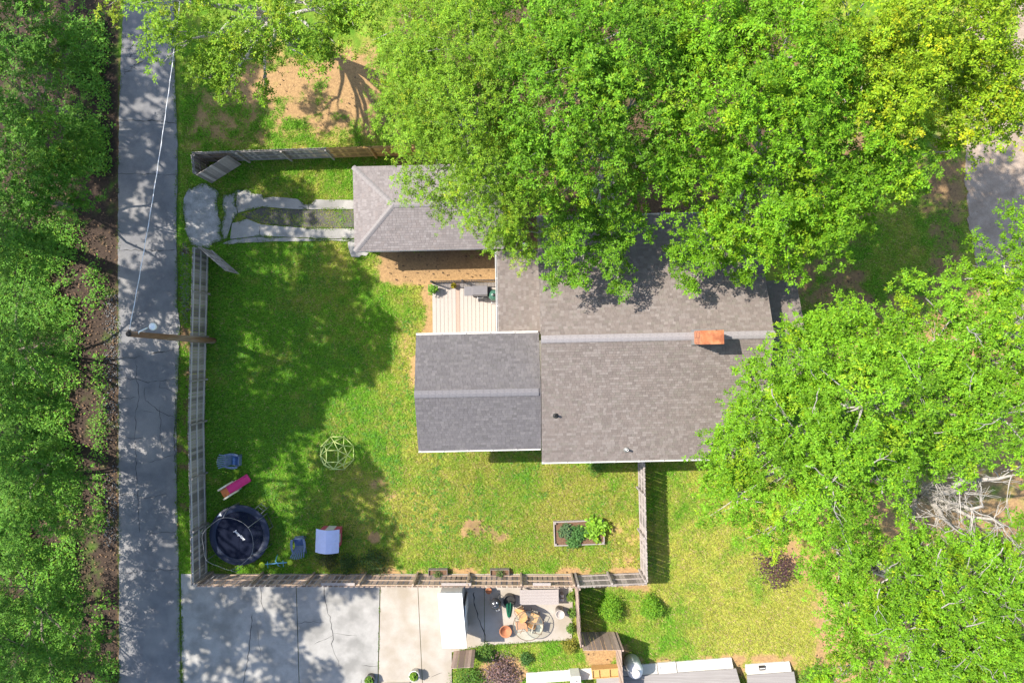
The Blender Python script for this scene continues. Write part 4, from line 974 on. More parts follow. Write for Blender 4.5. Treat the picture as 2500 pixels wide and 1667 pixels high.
def edge_weeds(poly, n, spread, zt, close=True):
    pts = [P(*q) for q in poly]; seg = list(zip(pts, pts[1:]+pts[:1] if close else pts[1:]))
    Ls = np.array([(b-a).length for a, b in seg]); pr = Ls/Ls.sum(); out = []
    for i in rng.choice(len(seg), n, p=pr):
        a, b = seg[i]; q = a.lerp(b, rng.random()); out.append((q.x, q.y))
    q = np.array(out); k = fbm(q[:, 0], q[:, 1], .9, 301) > .47; q = q[k]
    q = q+rng.normal(size=q.shape)*spread
    return np.concatenate([q, np.full((len(q), 1), zt)], 1)
ew = np.concatenate([edge_weeds(ROAD[8:], 5000, .07, .05, False), edge_weeds(ROAD[:8], 2500, .06, .05, False), edge_weeds(APRON, 1500, .06, .06), edge_weeds(STRIP_N, 1300, .05, .075), edge_weeds(STRIP_S, 1500, .05, .075), edge_weeds(STRIP_E, 900, .04, .07), edge_weeds(BROKEN, 1000, .06, .06), edge_weeds(J2, 500, .025, .06, False), edge_weeds([(443, 1440), (446, 1700)], 1100, .05, .06, False), edge_weeds(PAD[3:7], 900, .04, .07, False)])
V, F = leaf_quads(ew, np.full(len(ew), .07), aspect=.4, upbias=.6)
o = put('edge_weeds', fast_mesh('edge_weeds', V, F, leaf_cols(len(ew), (.10, .19, .03), var=.5, yellow=.3), MATS['grass_blade']), None); kind(o, 'stuff', 'small weeds creeping over the edges of lane, driveway and slabs')
# gravel verges
sx, sy = scatter(3000, 250, 292, 640, 1420); k = rng.random(len(sx)) < sm(.38, .62, fbm(sx/46, sy/46, 1.2, 88))*soft_rect(sx, sy, 256, 292, 700, 1330, 8); sx, sy = sx[k], sy[k]
s2x, s2y = scatter(1500, 438, 466, 590, 790); k = rng.random(1500) < soft_ell(s2x, s2y, 452, 690, 10, 100); sx = np.concatenate([sx, s2x[k]]); sy = np.concatenate([sy, s2y[k]])
n = len(sx); c = np.stack([(sx-1250)/46.3, (833.5-sy)/46.3, np.full(n, .0)], 1); r = (.018+.035*rng.random(n)**2)[:, None]
oct_ = np.array([(1, 0, 0), (-1, 0, 0), (0, 1, 0), (0, -1, 0), (0, 0, .8), (0, 0, -.6)])
V = (c[:, None, :]+oct_[None]*r[:, None, :]*(.6+.8*rng.random((n, 6, 1)))).reshape(-1, 3)
tf = np.array([(0, 2, 4), (2, 1, 4), (1, 3, 4), (3, 0, 4), (2, 0, 5), (1, 2, 5), (3, 1, 5), (0, 3, 5)])
F = (np.arange(n)[:, None, None]*6+tf[None]).reshape(-1, 3)
o = put('gravel', fast_mesh('gravel', V, F, np.repeat(np.array([.26, .25, .24])[None]*(.35+1.0*rng.random((n, 1))), 6, 0), M_LIT), None); kind(o, 'stuff', 'pale gravel along both edges of the lane')

# ---------------------------------------------------------------- utility pole, lamp, wire
pb = P(521, 832, 0); ptop = P(314, 815, 8.0)
pole = thing('utility_pole', 'leaning wooden utility pole with a street lamp inside the lane fence', 'utility pole', (pb.x, pb.y, 0))
tv = ptop-pb
M_POLE = mat('pole_wood', (.15, .075, .04), (.26, .15, .085), scale=4, rough=.9, bump=.5, bscale=20, stretch=(5, 5, .5), c3=(.30, .24, .18), scale3=.5)
MB().tube([(0, 0, -.3), tv*.3, tv*.7, tv], [.165, .155, .13, .115], 16).build('pole', M_POLE, pole, True)
MB().lathe([(.12, 0), (.10, .05), (.0, .06)], tv, 14).build('pole_cap', M_DARK, pole, True)
lh = P(372, 797, 7.3)-pb
M_LAMP = plain('lamp_housing', (.78, .79, .80), rough=.4)
MB().tube([tv*.93+Vector((.1, .03, 0)), tv*.96+Vector((.3, .1, .1)), lh+Vector((-.18, -.06, .06))], .028, 8).build('lamp_arm', M_LAMP, pole, True)
lamp = MB().lathe([(.0, .10), (.10, .08), (.155, .0), (.16, -.06), (.13, -.06), (.12, .0)], lh, 20).build('lamp_head', M_LAMP, pole, True)
MB().lathe([(.125, -.05), (.135, -.13), (.08, -.22), (.0, -.24)], lh, 20).build('lens', plain('lamp_lens', (.6, .62, .62), rough=.2), lamp, True)
MB().lathe([(.04, .0), (.05, .1), (.02, .16), (.0, .16)], tv*.985+Vector((0, .15, 0)), 10).build('insulator', plain('porcelain', (.25, .18, .14), rough=.3), pole, True)
wa = ptop+Vector((0, .16, -.05)); wb = P(403, 150, 8.1); wd = (wb-wa)
wire = MB(); pts = [wa+wd*t*2.4+Vector((0, 0, -.9*4*(t*(1-t)))) + Vector((0, 0, .75*t)) for t in [i/24 for i in range(25)]]
wire.tube(pts, .010, 6)
hel = []
for i in range(400):
    t = i/399; b = wa+wd*t*2.4+Vector((0, 0, -.9*4*(t*(1-t))+.75*t)); a = t*150
    hel.append(b+Vector((math.cos(a)*.015, 0, math.sin(a)*.015)))
wire.tube(hel, .008, 5)
o = wire.build('overhead_wire', plain('aluminium_wire', (.7, .7, .72), rough=.4), None); tag(o, 'pale twisted overhead wire running up the lane from the pole', 'wire')

# ---------------------------------------------------------------- trampoline
tc_ = P(584.5, 1306, .75); TR_ = 1.55
tramp = thing('trampoline', 'round navy trampoline with net enclosure in the fence corner', 'trampoline', (tc_.x, tc_.y, 0))
M_NAVY = plain('navy_pad', (.017, .024, .048), rough=.5, bump=.2, bscale=12)
M_MAT = plain('black_mat', (.008, .011, .024), rough=.85, spec=.08)
M_TUBE = plain('galvanised_tube', (.20, .20, .21), rough=.5, metal=.3)
MB().tube([(TR_*math.cos(a)*.985, TR_*math.sin(a)*.985, .70) for a in [i*math.pi/24 for i in range(48)]], .024, 8, closed=True).build('frame_ring', M_TUBE, tramp, True)
MB().lathe([(TR_, .69), (TR_+.01, .74), (TR_-.02, .765), (TR_-.30, .765), (TR_-.32, .745)], n=64).build('safety_pad', M_NAVY, tramp, True)
MB().lathe([(TR_-.30, .725), (0.7, .715), (0.0, .705)], n=64).build('jumping_mat', M_MAT, tramp, True)
tx = bpy.data.curves.new('lettering', 'FONT'); tx.body = 'Jumpking'; tx.size = .19; tx.align_x = 'CENTER'; tx.align_y = 'CENTER'; tx.shear = .2; tx.offset = .004
tx.materials.append(plain('white_print', (.75, .76, .78)))
tmp_ = bpy.data.objects.new('tmp', tx); COL.objects.link(tmp_); bpy.context.view_layer.update()
lm_ = bpy.data.meshes.new_from_object(tmp_.evaluated_get(bpy.context.evaluated_depsgraph_get())); bpy.data.objects.remove(tmp_)
to = put('lettering', lm_, MATS['white_print'], tramp)
tp = P(585, 1305.5, .72)-tc_; to.location = (tp.x, tp.y, .724); to.rotation_euler = (0, 0, R(-43))
for i in range(4):
    a = R(25+90*i)
    l = MB(); e1 = Vector((math.cos(a-.25)*TR_*.98, math.sin(a-.25)*TR_*.98, .70)); e2 = Vector((math.cos(a+.25)*TR_*.98, math.sin(a+.25)*TR_*.98, .70))
    l.tube([e1, (e1.x, e1.y, .06), (e1.x*.98, e1.y*.98, .02), (e2.x*.98, e2.y*.98, .02), (e2.x, e2.y, .06), e2], .022, 8).build('leg', M_TUBE, tramp, True)
NP = 6; RT = 1.30; HT = 2.25
for i in range(NP):
    a = R(38+60*i); e = Vector((math.cos(a), math.sin(a), 0))
    pp = [e*(TR_+.05)+Vector((0, 0, .15)), e*(TR_+.06)+Vector((0, 0, 1.1)), e*(TR_+.0)+Vector((0, 0, 1.8)), e*(RT+.08)+Vector((0, 0, HT-.06)), e*RT+Vector((0, 0, HT))]
    MB().tube(pp, .016, 8).build('net_pole', M_TUBE, tramp, True)
def ringp(z, r, wob):
    return [(r*(1+wob*(.5-.5*math.cos(6*(a-R(38))))*-1)*math.cos(a), r*(1+wob*(.5-.5*math.cos(6*(a-R(38))))*-1)*math.sin(a), z-.10*(.5-.5*math.cos(6*(a-R(38))))) for a in [i*math.pi/36 for i in range(72)]]
MB().tube(ringp(HT, RT, .05), .010, 6, closed=True).build('top_ring', M_TUBE, tramp, True)
nm = bpy.data.materials.new('safety_net'); nm.use_nodes = True; nn = nm.node_tree.nodes; nl = nm.node_tree.links
nn['Principled BSDF'].inputs['Base Color'].default_value = (.02, .022, .03, 1); tp_ = nn.new('ShaderNodeBsdfTransparent'); mxs = nn.new('ShaderNodeMixShader'); mxs.inputs[0].default_value = .10
nl.new(tp_.outputs[0], mxs.inputs[1]); nl.new(nn['Principled BSDF'].outputs[0], mxs.inputs[2]); nl.new(mxs.outputs[0], nn['Material Output'].inputs[0])
net = MB(); lv = [(.76, TR_-.25, 0), (1.3, TR_-.22, .02), (1.8, TR_-.2, .04), (HT, RT, .05)]
rows = [ringp(z, r, w) for z, r, w in lv]; rows[0] = [(x, y, .77) for x, y, z in rows[0]]
vs = [p for r_ in rows for p in r_]
net.add(vs, [(i*72+j, i*72+(j+1) % 72, (i+1)*72+(j+1) % 72, (i+1)*72+j) for i in range(3) for j in range(72)]).build('net', nm, tramp, True)
lad = MB(); a = R(52); e = Vector((math.cos(a), math.sin(a), 0)); s = Vector((-e.y, e.x, 0))
for k_ in (-.2, .2): lad.tube([e*(TR_+.02)+s*k_+Vector((0, 0, .72)), e*(TR_+.3)+s*k_+Vector((0, 0, .02))], .016, 6)
for h in (.25, .5): lad.tube([e*(TR_+.3-.28*h/.72)+s*-.2+Vector((0, 0, h)), e*(TR_+.3-.28*h/.72)+s*.2+Vector((0, 0, h))], .016, 6)
lad.build('ladder', M_TUBE, tramp, True)
wl_ = P(535, 1257.5, .78)-tc_
MB().add([(wl_.x-.12, wl_.y-.08, .772), (wl_.x+.13, wl_.y-.03, .772), (wl_.x+.06, wl_.y+.11, .772)], [(0, 1, 2)]).build('warning_label', plain('label_white', (.7, .71, .74)), tramp)

# ---------------------------------------------------------------- yard toys and chairs
def adirondack(label, loc, rz):
    root = thing('lawn_chair', label, 'chair', loc, rz, 'blue slatted lawn chairs')
    m = plain('blue_grey_plastic', (.12, .16, .24), rough=.45); m2 = plain('deep_blue_plastic', (.025, .07, .19), rough=.45)
    for i in range(5): MB().box((.34-.085*i, 0, .36-.022*i), (.074, .50, .022), Matrix.Rotation(R(14), 3, 'Y')).build('seat_slat', m if i == 0 else m2, root, bevel=.004)
    for i in range(2): MB().box((.40+.03*i, 0, .30-.07*i), (.02, .5, .06)).build('front_slat', m, root)
    for i in range(7):
        t = (i-3)/3; top = .95-.10*t*t
        a = Vector((-.06, t*.20, .27)); b = Vector((-.50-.05*(1-t*t), t*.34, top))
        MB().bar(a, b, .064, .02, (1, 0, .6)).build('back_slat', m, root, bevel=.004)
    for s in (-1, 1):
        arm = [(.36, .30, .055), (.18, .34, .065), (-.06, .345, .055), (-.30, .30, .04), (-.44, .25, .03)]
        L_ = [(x, s*(y+w_), .56) for x, y, w_ in arm]+[(x, s*(y-w_), .56) for x, y, w_ in arm[::-1]]
        poly = [(p[0], p[1]) for p in L_]; MB().prism(poly, .545, .57).build('armrest', m, root)
        MB().bar((.32, s*.27, 0), (.30, s*.27, .55), .09, .03, (0, 1, 0)).build('leg', m, root)
        MB().bar((-.52, s*.24, .02), (.36, s*.24, .36), .03, .10, (0, 0, 1)).build('leg', m, root)
    MB().box((-.30, 0, .50), (.03, .62, .08)).build('back_rail', m, root)
    return root
c1_ = P(566, 1124, .4); adirondack('blue-grey lawn chair by the lane fence above the pink slide', (c1_.x, c1_.y, 0), R(-3))
c2_ = P(730, 1331, .4); adirondack('blue-grey lawn chair between the trampoline and the playhouse', (c2_.x, c2_.y, 0), R(94))
sp_ = P(572, 1188, .4)
sl = thing('toddler_slide', 'toddler slide with pink chute and cream side rails', 'slide', (sp_.x, sp_.y, 0), R(33))
M_PINK = plain('pink_plastic', (.62, .035, .17), rough=.35); M_ORG = plain('orange_plastic', (.60, .18, .05), rough=.4); M_CRM = plain('cream_plastic', (.70, .62, .44), rough=.45)
prof = [(-.22, .74), (.0, .60), (.35, .32), (.62, .16), (.80, .14)]
vs = []; fs = []
for x, z in prof: vs += [(x, -.22, z+.10), (x, -.19, z+.10), (x, -.17, z), (x, .17, z), (x, .19, z+.10), (x, .22, z+.10), (x, .22, z-.03), (x, -.22, z-.03)]
for i in range(len(prof)-1):
    for j in range(8): fs.append((8*i+j, 8*i+(j+1) % 8, 8*i+8+(j+1) % 8, 8*i+8+j))
fs += [tuple(range(8)), tuple(range(8*(len(prof)-1), 8*len(prof)))[::-1]]
MB().add(vs, fs).build('chute', M_PINK, sl)
MB().box((-.40, 0, .70), (.38, .40, .05)).build('platform', M_ORG, sl, bevel=.01)
for i in range(3): MB().box((-.62-.06*i, 0, .55-.2*i), (.10, .38, .05)).build('step', M_ORG, sl, bevel=.01)
for s in (-1, 1):
    MB().prism([(-.86, s*.215), (-.86, s*.27), (.12, s*.27), (.12, s*.215)], 0, .05).build('foot', M_CRM, sl)
    vs = [(x, s*y, z) for y in (.23, .31) for x, z in [(-.80, .02), (-.62, .02), (-.45, .55), (-.15, .55), (.05, .3), (.12, .4), (-.1, .92), (-.42, 1.0), (-.6, .9)]]
    n = 9; MB().add(vs, [tuple(range(n)), tuple(range(n, 2*n))[::-1]]+[(i, n+i, n+(i+1) % n, (i+1) % n) for i in range(n)]).build('side_rail', M_CRM, sl)
# climbing ball dome
dp = P(818, 1109, .5)
dome = thing('climbing_dome', 'pale green geometric climbing dome frame on the lawn', 'climbing frame', (dp.x, dp.y, 0), R(0))
M_DOME = plain('pale_green_pipe', (.52, .60, .21), rough=.45)
h_ = .30
Tq = [Vector((sx*h_, sy*h_, 1.06)) for sx, sy in ((1, 1), (-1, 1), (-1, -1), (1, -1))]
U_ = [Vector((math.cos(R(45*i))*.70, math.sin(R(45*i))*.70, .74)) for i in range(8)]
Bq = [Vector((math.cos(R(45*i+22.5))*.93, math.sin(R(45*i+22.5))*.93, .05)) for i in range(8)]
Dq = [Vector((math.cos(R(45*i))*.80, math.sin(R(45*i))*.80, .03)) for i in range(8)]
edges = []
for i in range(4): edges.append((Tq[i], Tq[(i+1) % 4]))
near = {0: (0, 2, 1), 1: (2, 4, 3), 2: (4, 6, 5), 3: (6, 0, 7)}
for i, ks in near.items():
    for k_ in ks: edges.append((Tq[i], U_[k_]))
for i in range(8): edges += [(U_[i], U_[(i+1) % 8]), (U_[i], Bq[i]), (U_[(i+1) % 8], Bq[i]), (Bq[i], Bq[(i+1) % 8])]
for a_, b_ in edges: MB().tube([a_, b_], .019, 6).build('pipe', M_DOME, dome, True)
hub = MB()
for v_ in Tq+U_+Bq: hub.lathe([(.0, -.032), (.03, -.02), (.03, .02), (.0, .032)], v_, 8)
hub.build('connectors', M_DOME, dome, True)
# playhouse
ph = P(797, 1322, 1.25)
play = thing('toy_playhouse', 'toy playhouse with lilac-blue roof and red-pink walls', 'playhouse', (ph.x, ph.y, 0), R(-2))
M_LIL = plain('lilac_plastic', (.46, .49, .68), rough=.5); M_RED = plain('rose_plastic', (.52, .10, .13), rough=.5); M_IV = plain('ivory_plastic', (.62, .60, .52), rough=.5)
for (cx_, cy_, dx_, dy_) in ((0, .44, .98, .06), (0, -.44, .98, .06), (.46, 0, .06, .82), (-.46, 0, .06, .82)):
    w_ = MB().box((cx_, cy_, .5), (dx_, dy_, 1.0)).build('wall', M_RED, play, bevel=.015)
    if dx_ > .5:
        MB().box((cx_, cy_+(.035 if cy_ > 0 else -.035), .45), (.42, .02, .85)).build('door', M_IV, w_)
    else: MB().box((cx_+(.035 if cx_ > 0 else -.035), cy_, .62), (.02, .42, .4)).build('window', M_IV, w_)
def roof_half(s):
    vs = []
    for y, lift in ((-.60, .0), (-.08, .0), (0, -.025), (.08, .0), (.60, .0)):
        for x, z in ((0, 1.36), (s*.30, 1.27), (s*.60, 1.08)): vs.append((x, y, z+lift*(abs(x)/.6)))
    n = len(vs); vs += [(x, y, z-.03) for x, y, z in vs]
    fs = [(3*i+j, 3*i+j+1, 3*i+j+4, 3*i+j+3) for i in range(4) for j in range(2)]
    fs += [tuple(q+n for q in f)[::-1] for f in fs]
    per = [0, 1, 2, 5, 8, 11, 14, 13, 12, 9, 6, 3]
    fs += [(per[i], per[(i+1) % 12], per[(i+1) % 12]+n, per[i]+n) for i in range(12)]
    MB().add(vs, fs).build('roof_panel', M_LIL, play)
roof_half(1); roof_half(-1)
# seesaw
s0, s1 = P(639, 1379, .5), P(709, 1371.5, .5); sc_ = (s0+s1)/2; dv = s1-s0
see = thing('seesaw', 'small blue seesaw with lime green seats by the south fence', 'seesaw', (sc_.x, sc_.y, 0), math.atan2(dv.y, dv.x))
M_SB = plain('sky_blue_metal', (.17, .42, .62), rough=.4); M_LIME = plain('lime_plastic', (.42, .55, .03), rough=.4); Ls = dv.length/2
MB().tube([(-Ls+.1, 0, .42), (0, 0, .46), (Ls-.1, 0, .5)], .028, 8).build('beam', M_SB, see, True)
for s, z in ((-1, .44), (1, .52)):
    MB().lathe([(.0, .06), (.13, .05), (.16, .0), (.12, -.03), (.0, -.03)], (s*Ls, 0, z+.03), 16).build('seat', M_LIME, see, True)
    MB().tube([(s*(Ls-.33), -.17, z+.12), (s*(Ls-.33), .17, z+.12)], .014, 6).build('handlebar', M_SB, see, True)
    MB().tube([(s*(Ls-.33), 0, z), (s*(Ls-.33), 0, z+.12)], .014, 6).build('handle_post', M_SB, see, True)
MB().tube([(-.05, .34, .02), (-.05, .1, .42), (.05, .0, .45), (.05, -.1, .42), (.05, -.34, .02)], .022, 8).build('stand', M_SB, see, True)

# ---------------------------------------------------------------- garden bed, planters
b0 = P(1352, 1270, .2); b1 = P(1475, 1330, .2)
bed = thing('raised_bed', 'raised wooden garden bed full of green vegetables', 'garden bed', ((b0.x+b1.x)/2, (b0.y+b1.y)/2, 0), R(2.2))
bx, by = (b1.x-b0.x)/2, (b0.y-b1.y)/2
for s in (-1, 1):
    MB().box((0, s*(by-.03), .14), (2*bx, .045, .28)).build('board', wood('pale'), bed); MB().box((s*(bx-.025), 0, .14), (.045, 2*by-.11, .278)).build('board', wood('pale'), bed)
for sx in (-1, 1):
    for sy in (-1, 1): MB().box((sx*(bx-.09), sy*(by-.095), .15), (.075, .075, .33)).build('corner_post', wood('pale'), bed)
MB().box((0, 0, .05), (2*bx-.1, 2*by-.1, .26)).build('soil', mat('bed_soil', (.10, .055, .035), (.20, .12, .07), scale=12, rough=.95, bump=.8, bscale=30), bed)
def veg(label, px, py, r, h, col, n, size):
    return shrub('vegetable_plant', label, px, py, r, h, col, n=n, size=size, cat='plant', group='plants in the raised bed', z0=.17)
veg('bluish green leafy plant at the left end of the raised bed', 1380, 1293, .36, .3, (.10, .17, .075), 420, .12)
veg('tall green leafy plant in the middle of the raised bed', 1408, 1300, .46, .32, (.08, .19, .05), 620, .12)
veg('green leafy plant at the lower middle of the raised bed', 1398, 1318, .36, .28, (.08, .19, .045), 420, .12)
veg('large lime green squash plant at the right end of the raised bed', 1453, 1283, .55, .42, (.19, .36, .03), 330, .24)
veg('small lime green seedling in the lower right of the raised bed', 1457, 1315, .2, .15, (.2, .32, .04), 60, .16)
def trough(px, label, lab2):
    c = P(px, 1397, .25); t = thing('planter_box', label, 'planter', (c.x, c.y, 0), R(1), 'planter boxes at the fence foot')
    for s in (-1, 1): MB().box((0, s*.15, .15), (1.0, .03, .3)).build('side_board', wood('dark'), t); MB().box((s*.485, 0, .15), (.03, .27, .298)).build('end_board', wood('dark'), t)
    MB().box((0, 0, .11), (.94, .27, .2)).build('soil', MATS['bed_soil'], t)
    shrub('planter_plant', lab2, px, 1397, .22, .25, (.10, .16, .05), n=140, size=.08, cat='plant', z0=.2)
trough(1069, 'dark planter box at the fence foot, left of the two', 'sparse plant growing in the left planter box'); trough(1220, 'dark planter box at the fence foot, right of the two', 'sparse plant growing in the right planter box')
def pot(name, label, px, py, r0, r1, h, m, plant=None, z=0.05, soil=True):
    c = P(px, py, z+h); t = thing(name, label, 'pot', (c.x, c.y, z))
    MB().lathe([(r0, 0), (r1*.97, h*.9), (r1, h*.9), (r1*1.05, h), (r1*.9, h), (r1*.86, h*.85)], n=24, cap0=True).build('vessel', m, t, True)
    if soil: MB().lathe([(r1*.87, h*.86), (0, h*.88)], n=20).build('soil', MATS['bed_soil'], t)
    if plant:
        s = shrub('potted_plant', plant[0], px, py, plant[1], plant[2], plant[3], n=plant[4], size=plant[5], cat='plant', z0=z+h*.8); s.location.x = c.x; s.location.y = c.y
pot('plant_pot', 'dark pot at the northwest corner of the deck', 1057, 706, .13, .17, .3, M_BLK, ('leafy bright green plant in the corner pot of the deck', .24, .35, (.12, .26, .03), 220, .12), z=DZ+.02)
pot('plant_pot', 'yellow pot against the deck railing', 1107, 697, .09, .13, .25, plain('yellow_glaze', (.55, .38, .02), rough=.4), ('yellowish plant in the pot on the deck railing', .12, .15, (.3, .27, .02), 60, .09), z=DZ+.02)

# ---------------------------------------------------------------- patio things
s00, s10, s01, s11 = [P(*E5(*q), 2.3) for q in ((58, 182), (442, 178), (132, 1056), (518, 1052))]
shed = thing('storage_shed', 'small storage shed with flat bright white roof beside the patio', 'shed', ((s00.x+s11.x)/2, (s00.y+s11.y)/2, 0))
so = Vector(shed.location)
MB().prism([(v.x, v.y) for v in (s00, s10, s11, s01)], 2.22, 2.3).build('roof', mat('white_roof_membrane', (.80, .80, .80), (.84, .84, .84), scale=2, rough=.55, fine=.02), shed, world=True)
ins = [so+(v-so)*.9 for v in (s00, s10, s11, s01)]
MB().prism([(v.x, v.y) for v in ins], 0, 2.215).build('wall', mat('shed_wall', (.5, .49, .46), (.56, .55, .52), scale=3, rough=.6), shed, world=True)
MB().box((-.56, -.1, 1.3), (.04, .35, .5)).build('wall_box', plain('grey_box', (.2, .2, .18)), shed)
MB().box((.62, .2, 1.0), (.05, .8, 1.95)).build('door', M_WHITE, shed)
# kettle grill
kg = P(*E5(975, 370), .95)
ket = thing('kettle_grill', 'black round kettle grill standing in the shade of the shed', 'grill', (kg.x, kg.y, .06), R(20))
M_KB = plain('black_enamel', (.03, .031, .035), rough=.18, spec=.7)
MB().lathe([(.0, .42), (.15, .44), (.25, .54), (.285, .68)], n=28).build('bowl', M_KB, ket, True)
MB().lathe([(.295, .685), (.27, .82), (.16, .92), (.0, .95)], n=28).build('lid', M_KB, ket, True)
MB().tube([(-.05, 0, .94), (-.05, 0, .99), (.05, 0, .99), (.05, 0, .94)], .012, 6).build('lid_handle', M_STEEL, ket, True)
MB().lathe([(.05, .0), (.04, .012), (.0, .014)], (.12, .08, .915), 12).build('damper', M_STEEL, ket, True)
for i in range(3):
    a = R(120*i+30); MB().tube([(.2*math.cos(a), .2*math.sin(a), .55), (.32*math.cos(a), .32*math.sin(a), .0)], .012, 6).build('leg', M_STEEL, ket, True)
MB().tube([(-.08, -.29, .68), (-.08, -.38, .69), (.08, -.38, .69), (.08, -.29, .68)], .014, 6).build('side_handle', M_STEEL, ket, True)
MB().lathe([(.13, .32), (.16, .36), (.15, .36), (.0, .33)], n=18).build('ash_pan', M_STEEL, ket, True)
# round black base with closed green umbrella
ub = P(*E5(1200, 290), .3)
barrel = thing('fire_barrel', 'round black open tub holding the closed umbrella', 'tub', (ub.x, ub.y, .06))
MB().lathe([(.30, 0), (.31, .42), (.33, .44), (.31, .46), (.28, .42), (.27, .08), (0, .08)], n=28).build('tub_wall', M_BLK, barrel, True)
MB().lathe([(.27, .3), (0, .31)], n=20).build('fill', mat('tub_fill', (.02, .02, .02), (.05, .045, .04), scale=12, rough=.95), barrel)
umb = thing('patio_umbrella', 'closed green patio umbrella standing in the black tub', 'umbrella', (ub.x, ub.y, .08))
MB().tube([(0, 0, 0), (0, 0, 2.5)], .02, 10).build('pole', M_STEEL, umb, True)
fold = MB(); vs = []; nn_ = 16
for r_, z in ((.03, 2.48), (.09, 2.2), (.13, 1.6), (.16, 1.0), (.12, .82)):
    for j in range(nn_): a = 2*math.pi*j/nn_; q = r_*(1.2 if j % 2 else .68); vs.append((q*math.cos(a), q*math.sin(a), z))
fold.add(vs, [(i*nn_+j, i*nn_+(j+1) % nn_, (i+1)*nn_+(j+1) % nn_, (i+1)*nn_+j) for i in range(4) for j in range(nn_)]).build('canopy', plain('green_canvas', (.02, .16, .09), rough=.8), umb)
MB().lathe([(.0, 2.58), (.025, 2.54), (.0, 2.49)], n=10).build('finial', M_STEEL, umb, True)
# bench
bn = P(*E5(1675, 235), .72)
bench = thing('patio_table', 'weathered pale plank table against the fence on the patio', 'table', (bn.x, bn.y, .06), R(.5))
for i in range(5): MB().box((0, -.32+.155*i, .68), (2.0, .148, .035)).build('plank', wood('pale'), bench)
for sx in (-1, 1):
    MB().box((sx*.98, 0, .66), (.035, .80, .07)).build('end_board', wood('pale'), bench)
    for sy in (-1, 1): MB().box((sx*.9, sy*.32, .32), (.085, .085, .64)).build('leg', wood('pale'), bench)
for i in range(2):
    o = P(*E5(2035, 210+62*i), .3); b_ = MB().box((0, 0, .2), (.16, .14, .4)).build('wood_block', wood('pale'), None, bevel=.02); b_.location = (o.x, o.y, .055)
    tag(b_, ['pale wooden block beside the plank table, nearer the fence', 'pale wooden block beside the plank table, farther from the fence'][i], 'block', 'blocks beside the plank table')
# grey bucket
gk = P(*E5(2010, 520), .8)
bk = thing('concrete_urn', 'tall round grey container on the patio with a strong shadow', 'container', (gk.x, gk.y, .06))
MB().lathe([(.20, 0), (.225, .72), (.24, .76), (.215, .78), (.19, .70), (.0, .69)], n=28, cap0=True).build('vessel', mat('grey_cast', (.36, .32, .28), (.46, .42, .38), scale=4, rough=.8, fine=.08), bk, True)
# glass table and chairs
tb = P(*E5(1500, 690), .72)
M_RST = mat('rusted_steel', (.22, .09, .04), (.33, .15, .07), scale=12, rough=.8, bump=.2)
tab = thing('glass_table', 'round glass patio table with dark metal rim', 'table', (tb.x, tb.y, .06))
gl = bpy.data.materials.new('table_glass'); gl.use_nodes = True; n_ = gl.node_tree.nodes; l_ = gl.node_tree.links
n_['Principled BSDF'].inputs['Base Color'].default_value = (.75, .80, .76, 1); n_['Principled BSDF'].inputs['Roughness'].default_value = .05
t_ = n_.new('ShaderNodeBsdfTransparent'); t_.inputs[0].default_value = (.94, .95, .91, 1); x_ = n_.new('ShaderNodeMixShader'); x_.inputs[0].default_value = .05
l_.new(t_.outputs[0], x_.inputs[1]); l_.new(n_['Principled BSDF'].outputs[0], x_.inputs[2]); l_.new(x_.outputs[0], n_['Material Output'].inputs[0])
MB().lathe([(.0, .70), (.76, .70), (.76, .71), (.0, .71)], n=48).build('top', gl, tab)
MB().tube([(.77*math.cos(a), .77*math.sin(a), .705) for a in [i*math.pi/24 for i in range(48)]], .02, 8, closed=True).build('rim', mat('table_rim', (.13, .10, .07), (.2, .15, .1), scale=5, rough=.5), tab, True)
for i in range(4):
    a = R(45+90*i); MB().tube([(.55*math.cos(a), .55*math.sin(a), .0), (.3*math.cos(a), .3*math.sin(a), .4), (.6*math.cos(a), .6*math.sin(a), .69)], .016, 6).build('leg', M_RST, tab, True)
MB().tube([(.3*math.cos(a), .3*math.sin(a), .4) for a in [i*math.pi/12 for i in range(24)]], .012, 6, closed=True).build('brace_ring', M_RST, tab, True)
def patio_chair(label, x, y, rz, seat):
    t = thing('patio_chair', label, 'chair', (x, y, .06), rz, 'metal chairs round the glass table')
    MB().box((0, 0, .44), (.46, .46, .05)).build('seat', seat, t, bevel=.02)
    bk_ = MB(); vs = []
    for z, w_, dx in ((.46, .22, -.22), (.70, .25, -.27), (.92, .20, -.33), (.98, .10, -.35)):
        vs += [(dx, -w_, z), (dx, w_, z), (dx-.025, w_, z), (dx-.025, -w_, z)]
    bk_.add(vs, [(4*i+j, 4*i+(j+1) % 4, 4*i+4+(j+1) % 4, 4*i+4+j) for i in range(3) for j in range(4)]+[(0, 1, 2, 3), (15, 14, 13, 12)]).build('backrest', seat, t)
    for sx in (-1, 1):
        for sy in (-1, 1): MB().tube([(sx*.2, sy*.2, .42), (sx*.24, sy*.23, 0)], .014, 6).build('leg', M_RST, t, True)
        MB().tube([(-.24, sx*.24, .66), (.18, sx*.26, .65), (.2, sx*.24, .44)], .014, 6).build('armrest', M_RST, t, True)
M_OCH = mat('ochre_cushion', (.52, .27, .10), (.62, .36, .16), scale=5, rough=.85); M_TER = mat('terracotta_seat', (.42, .18, .09), (.52, .26, .14), scale=6, rough=.8)
patio_chair('rust-orange metal chair tucked under the glass table, nearest the shed shadow', tb.x-.42, tb.y-.08, R(190), M_TER)
patio_chair('ochre cushioned chair under the upper right of the glass table', tb.x+.30, tb.y+.30, R(65), M_OCH)
patio_chair('ochre chair at the upper left of the glass table by the umbrella', tb.x-.40, tb.y+.62, R(120), M_OCH)
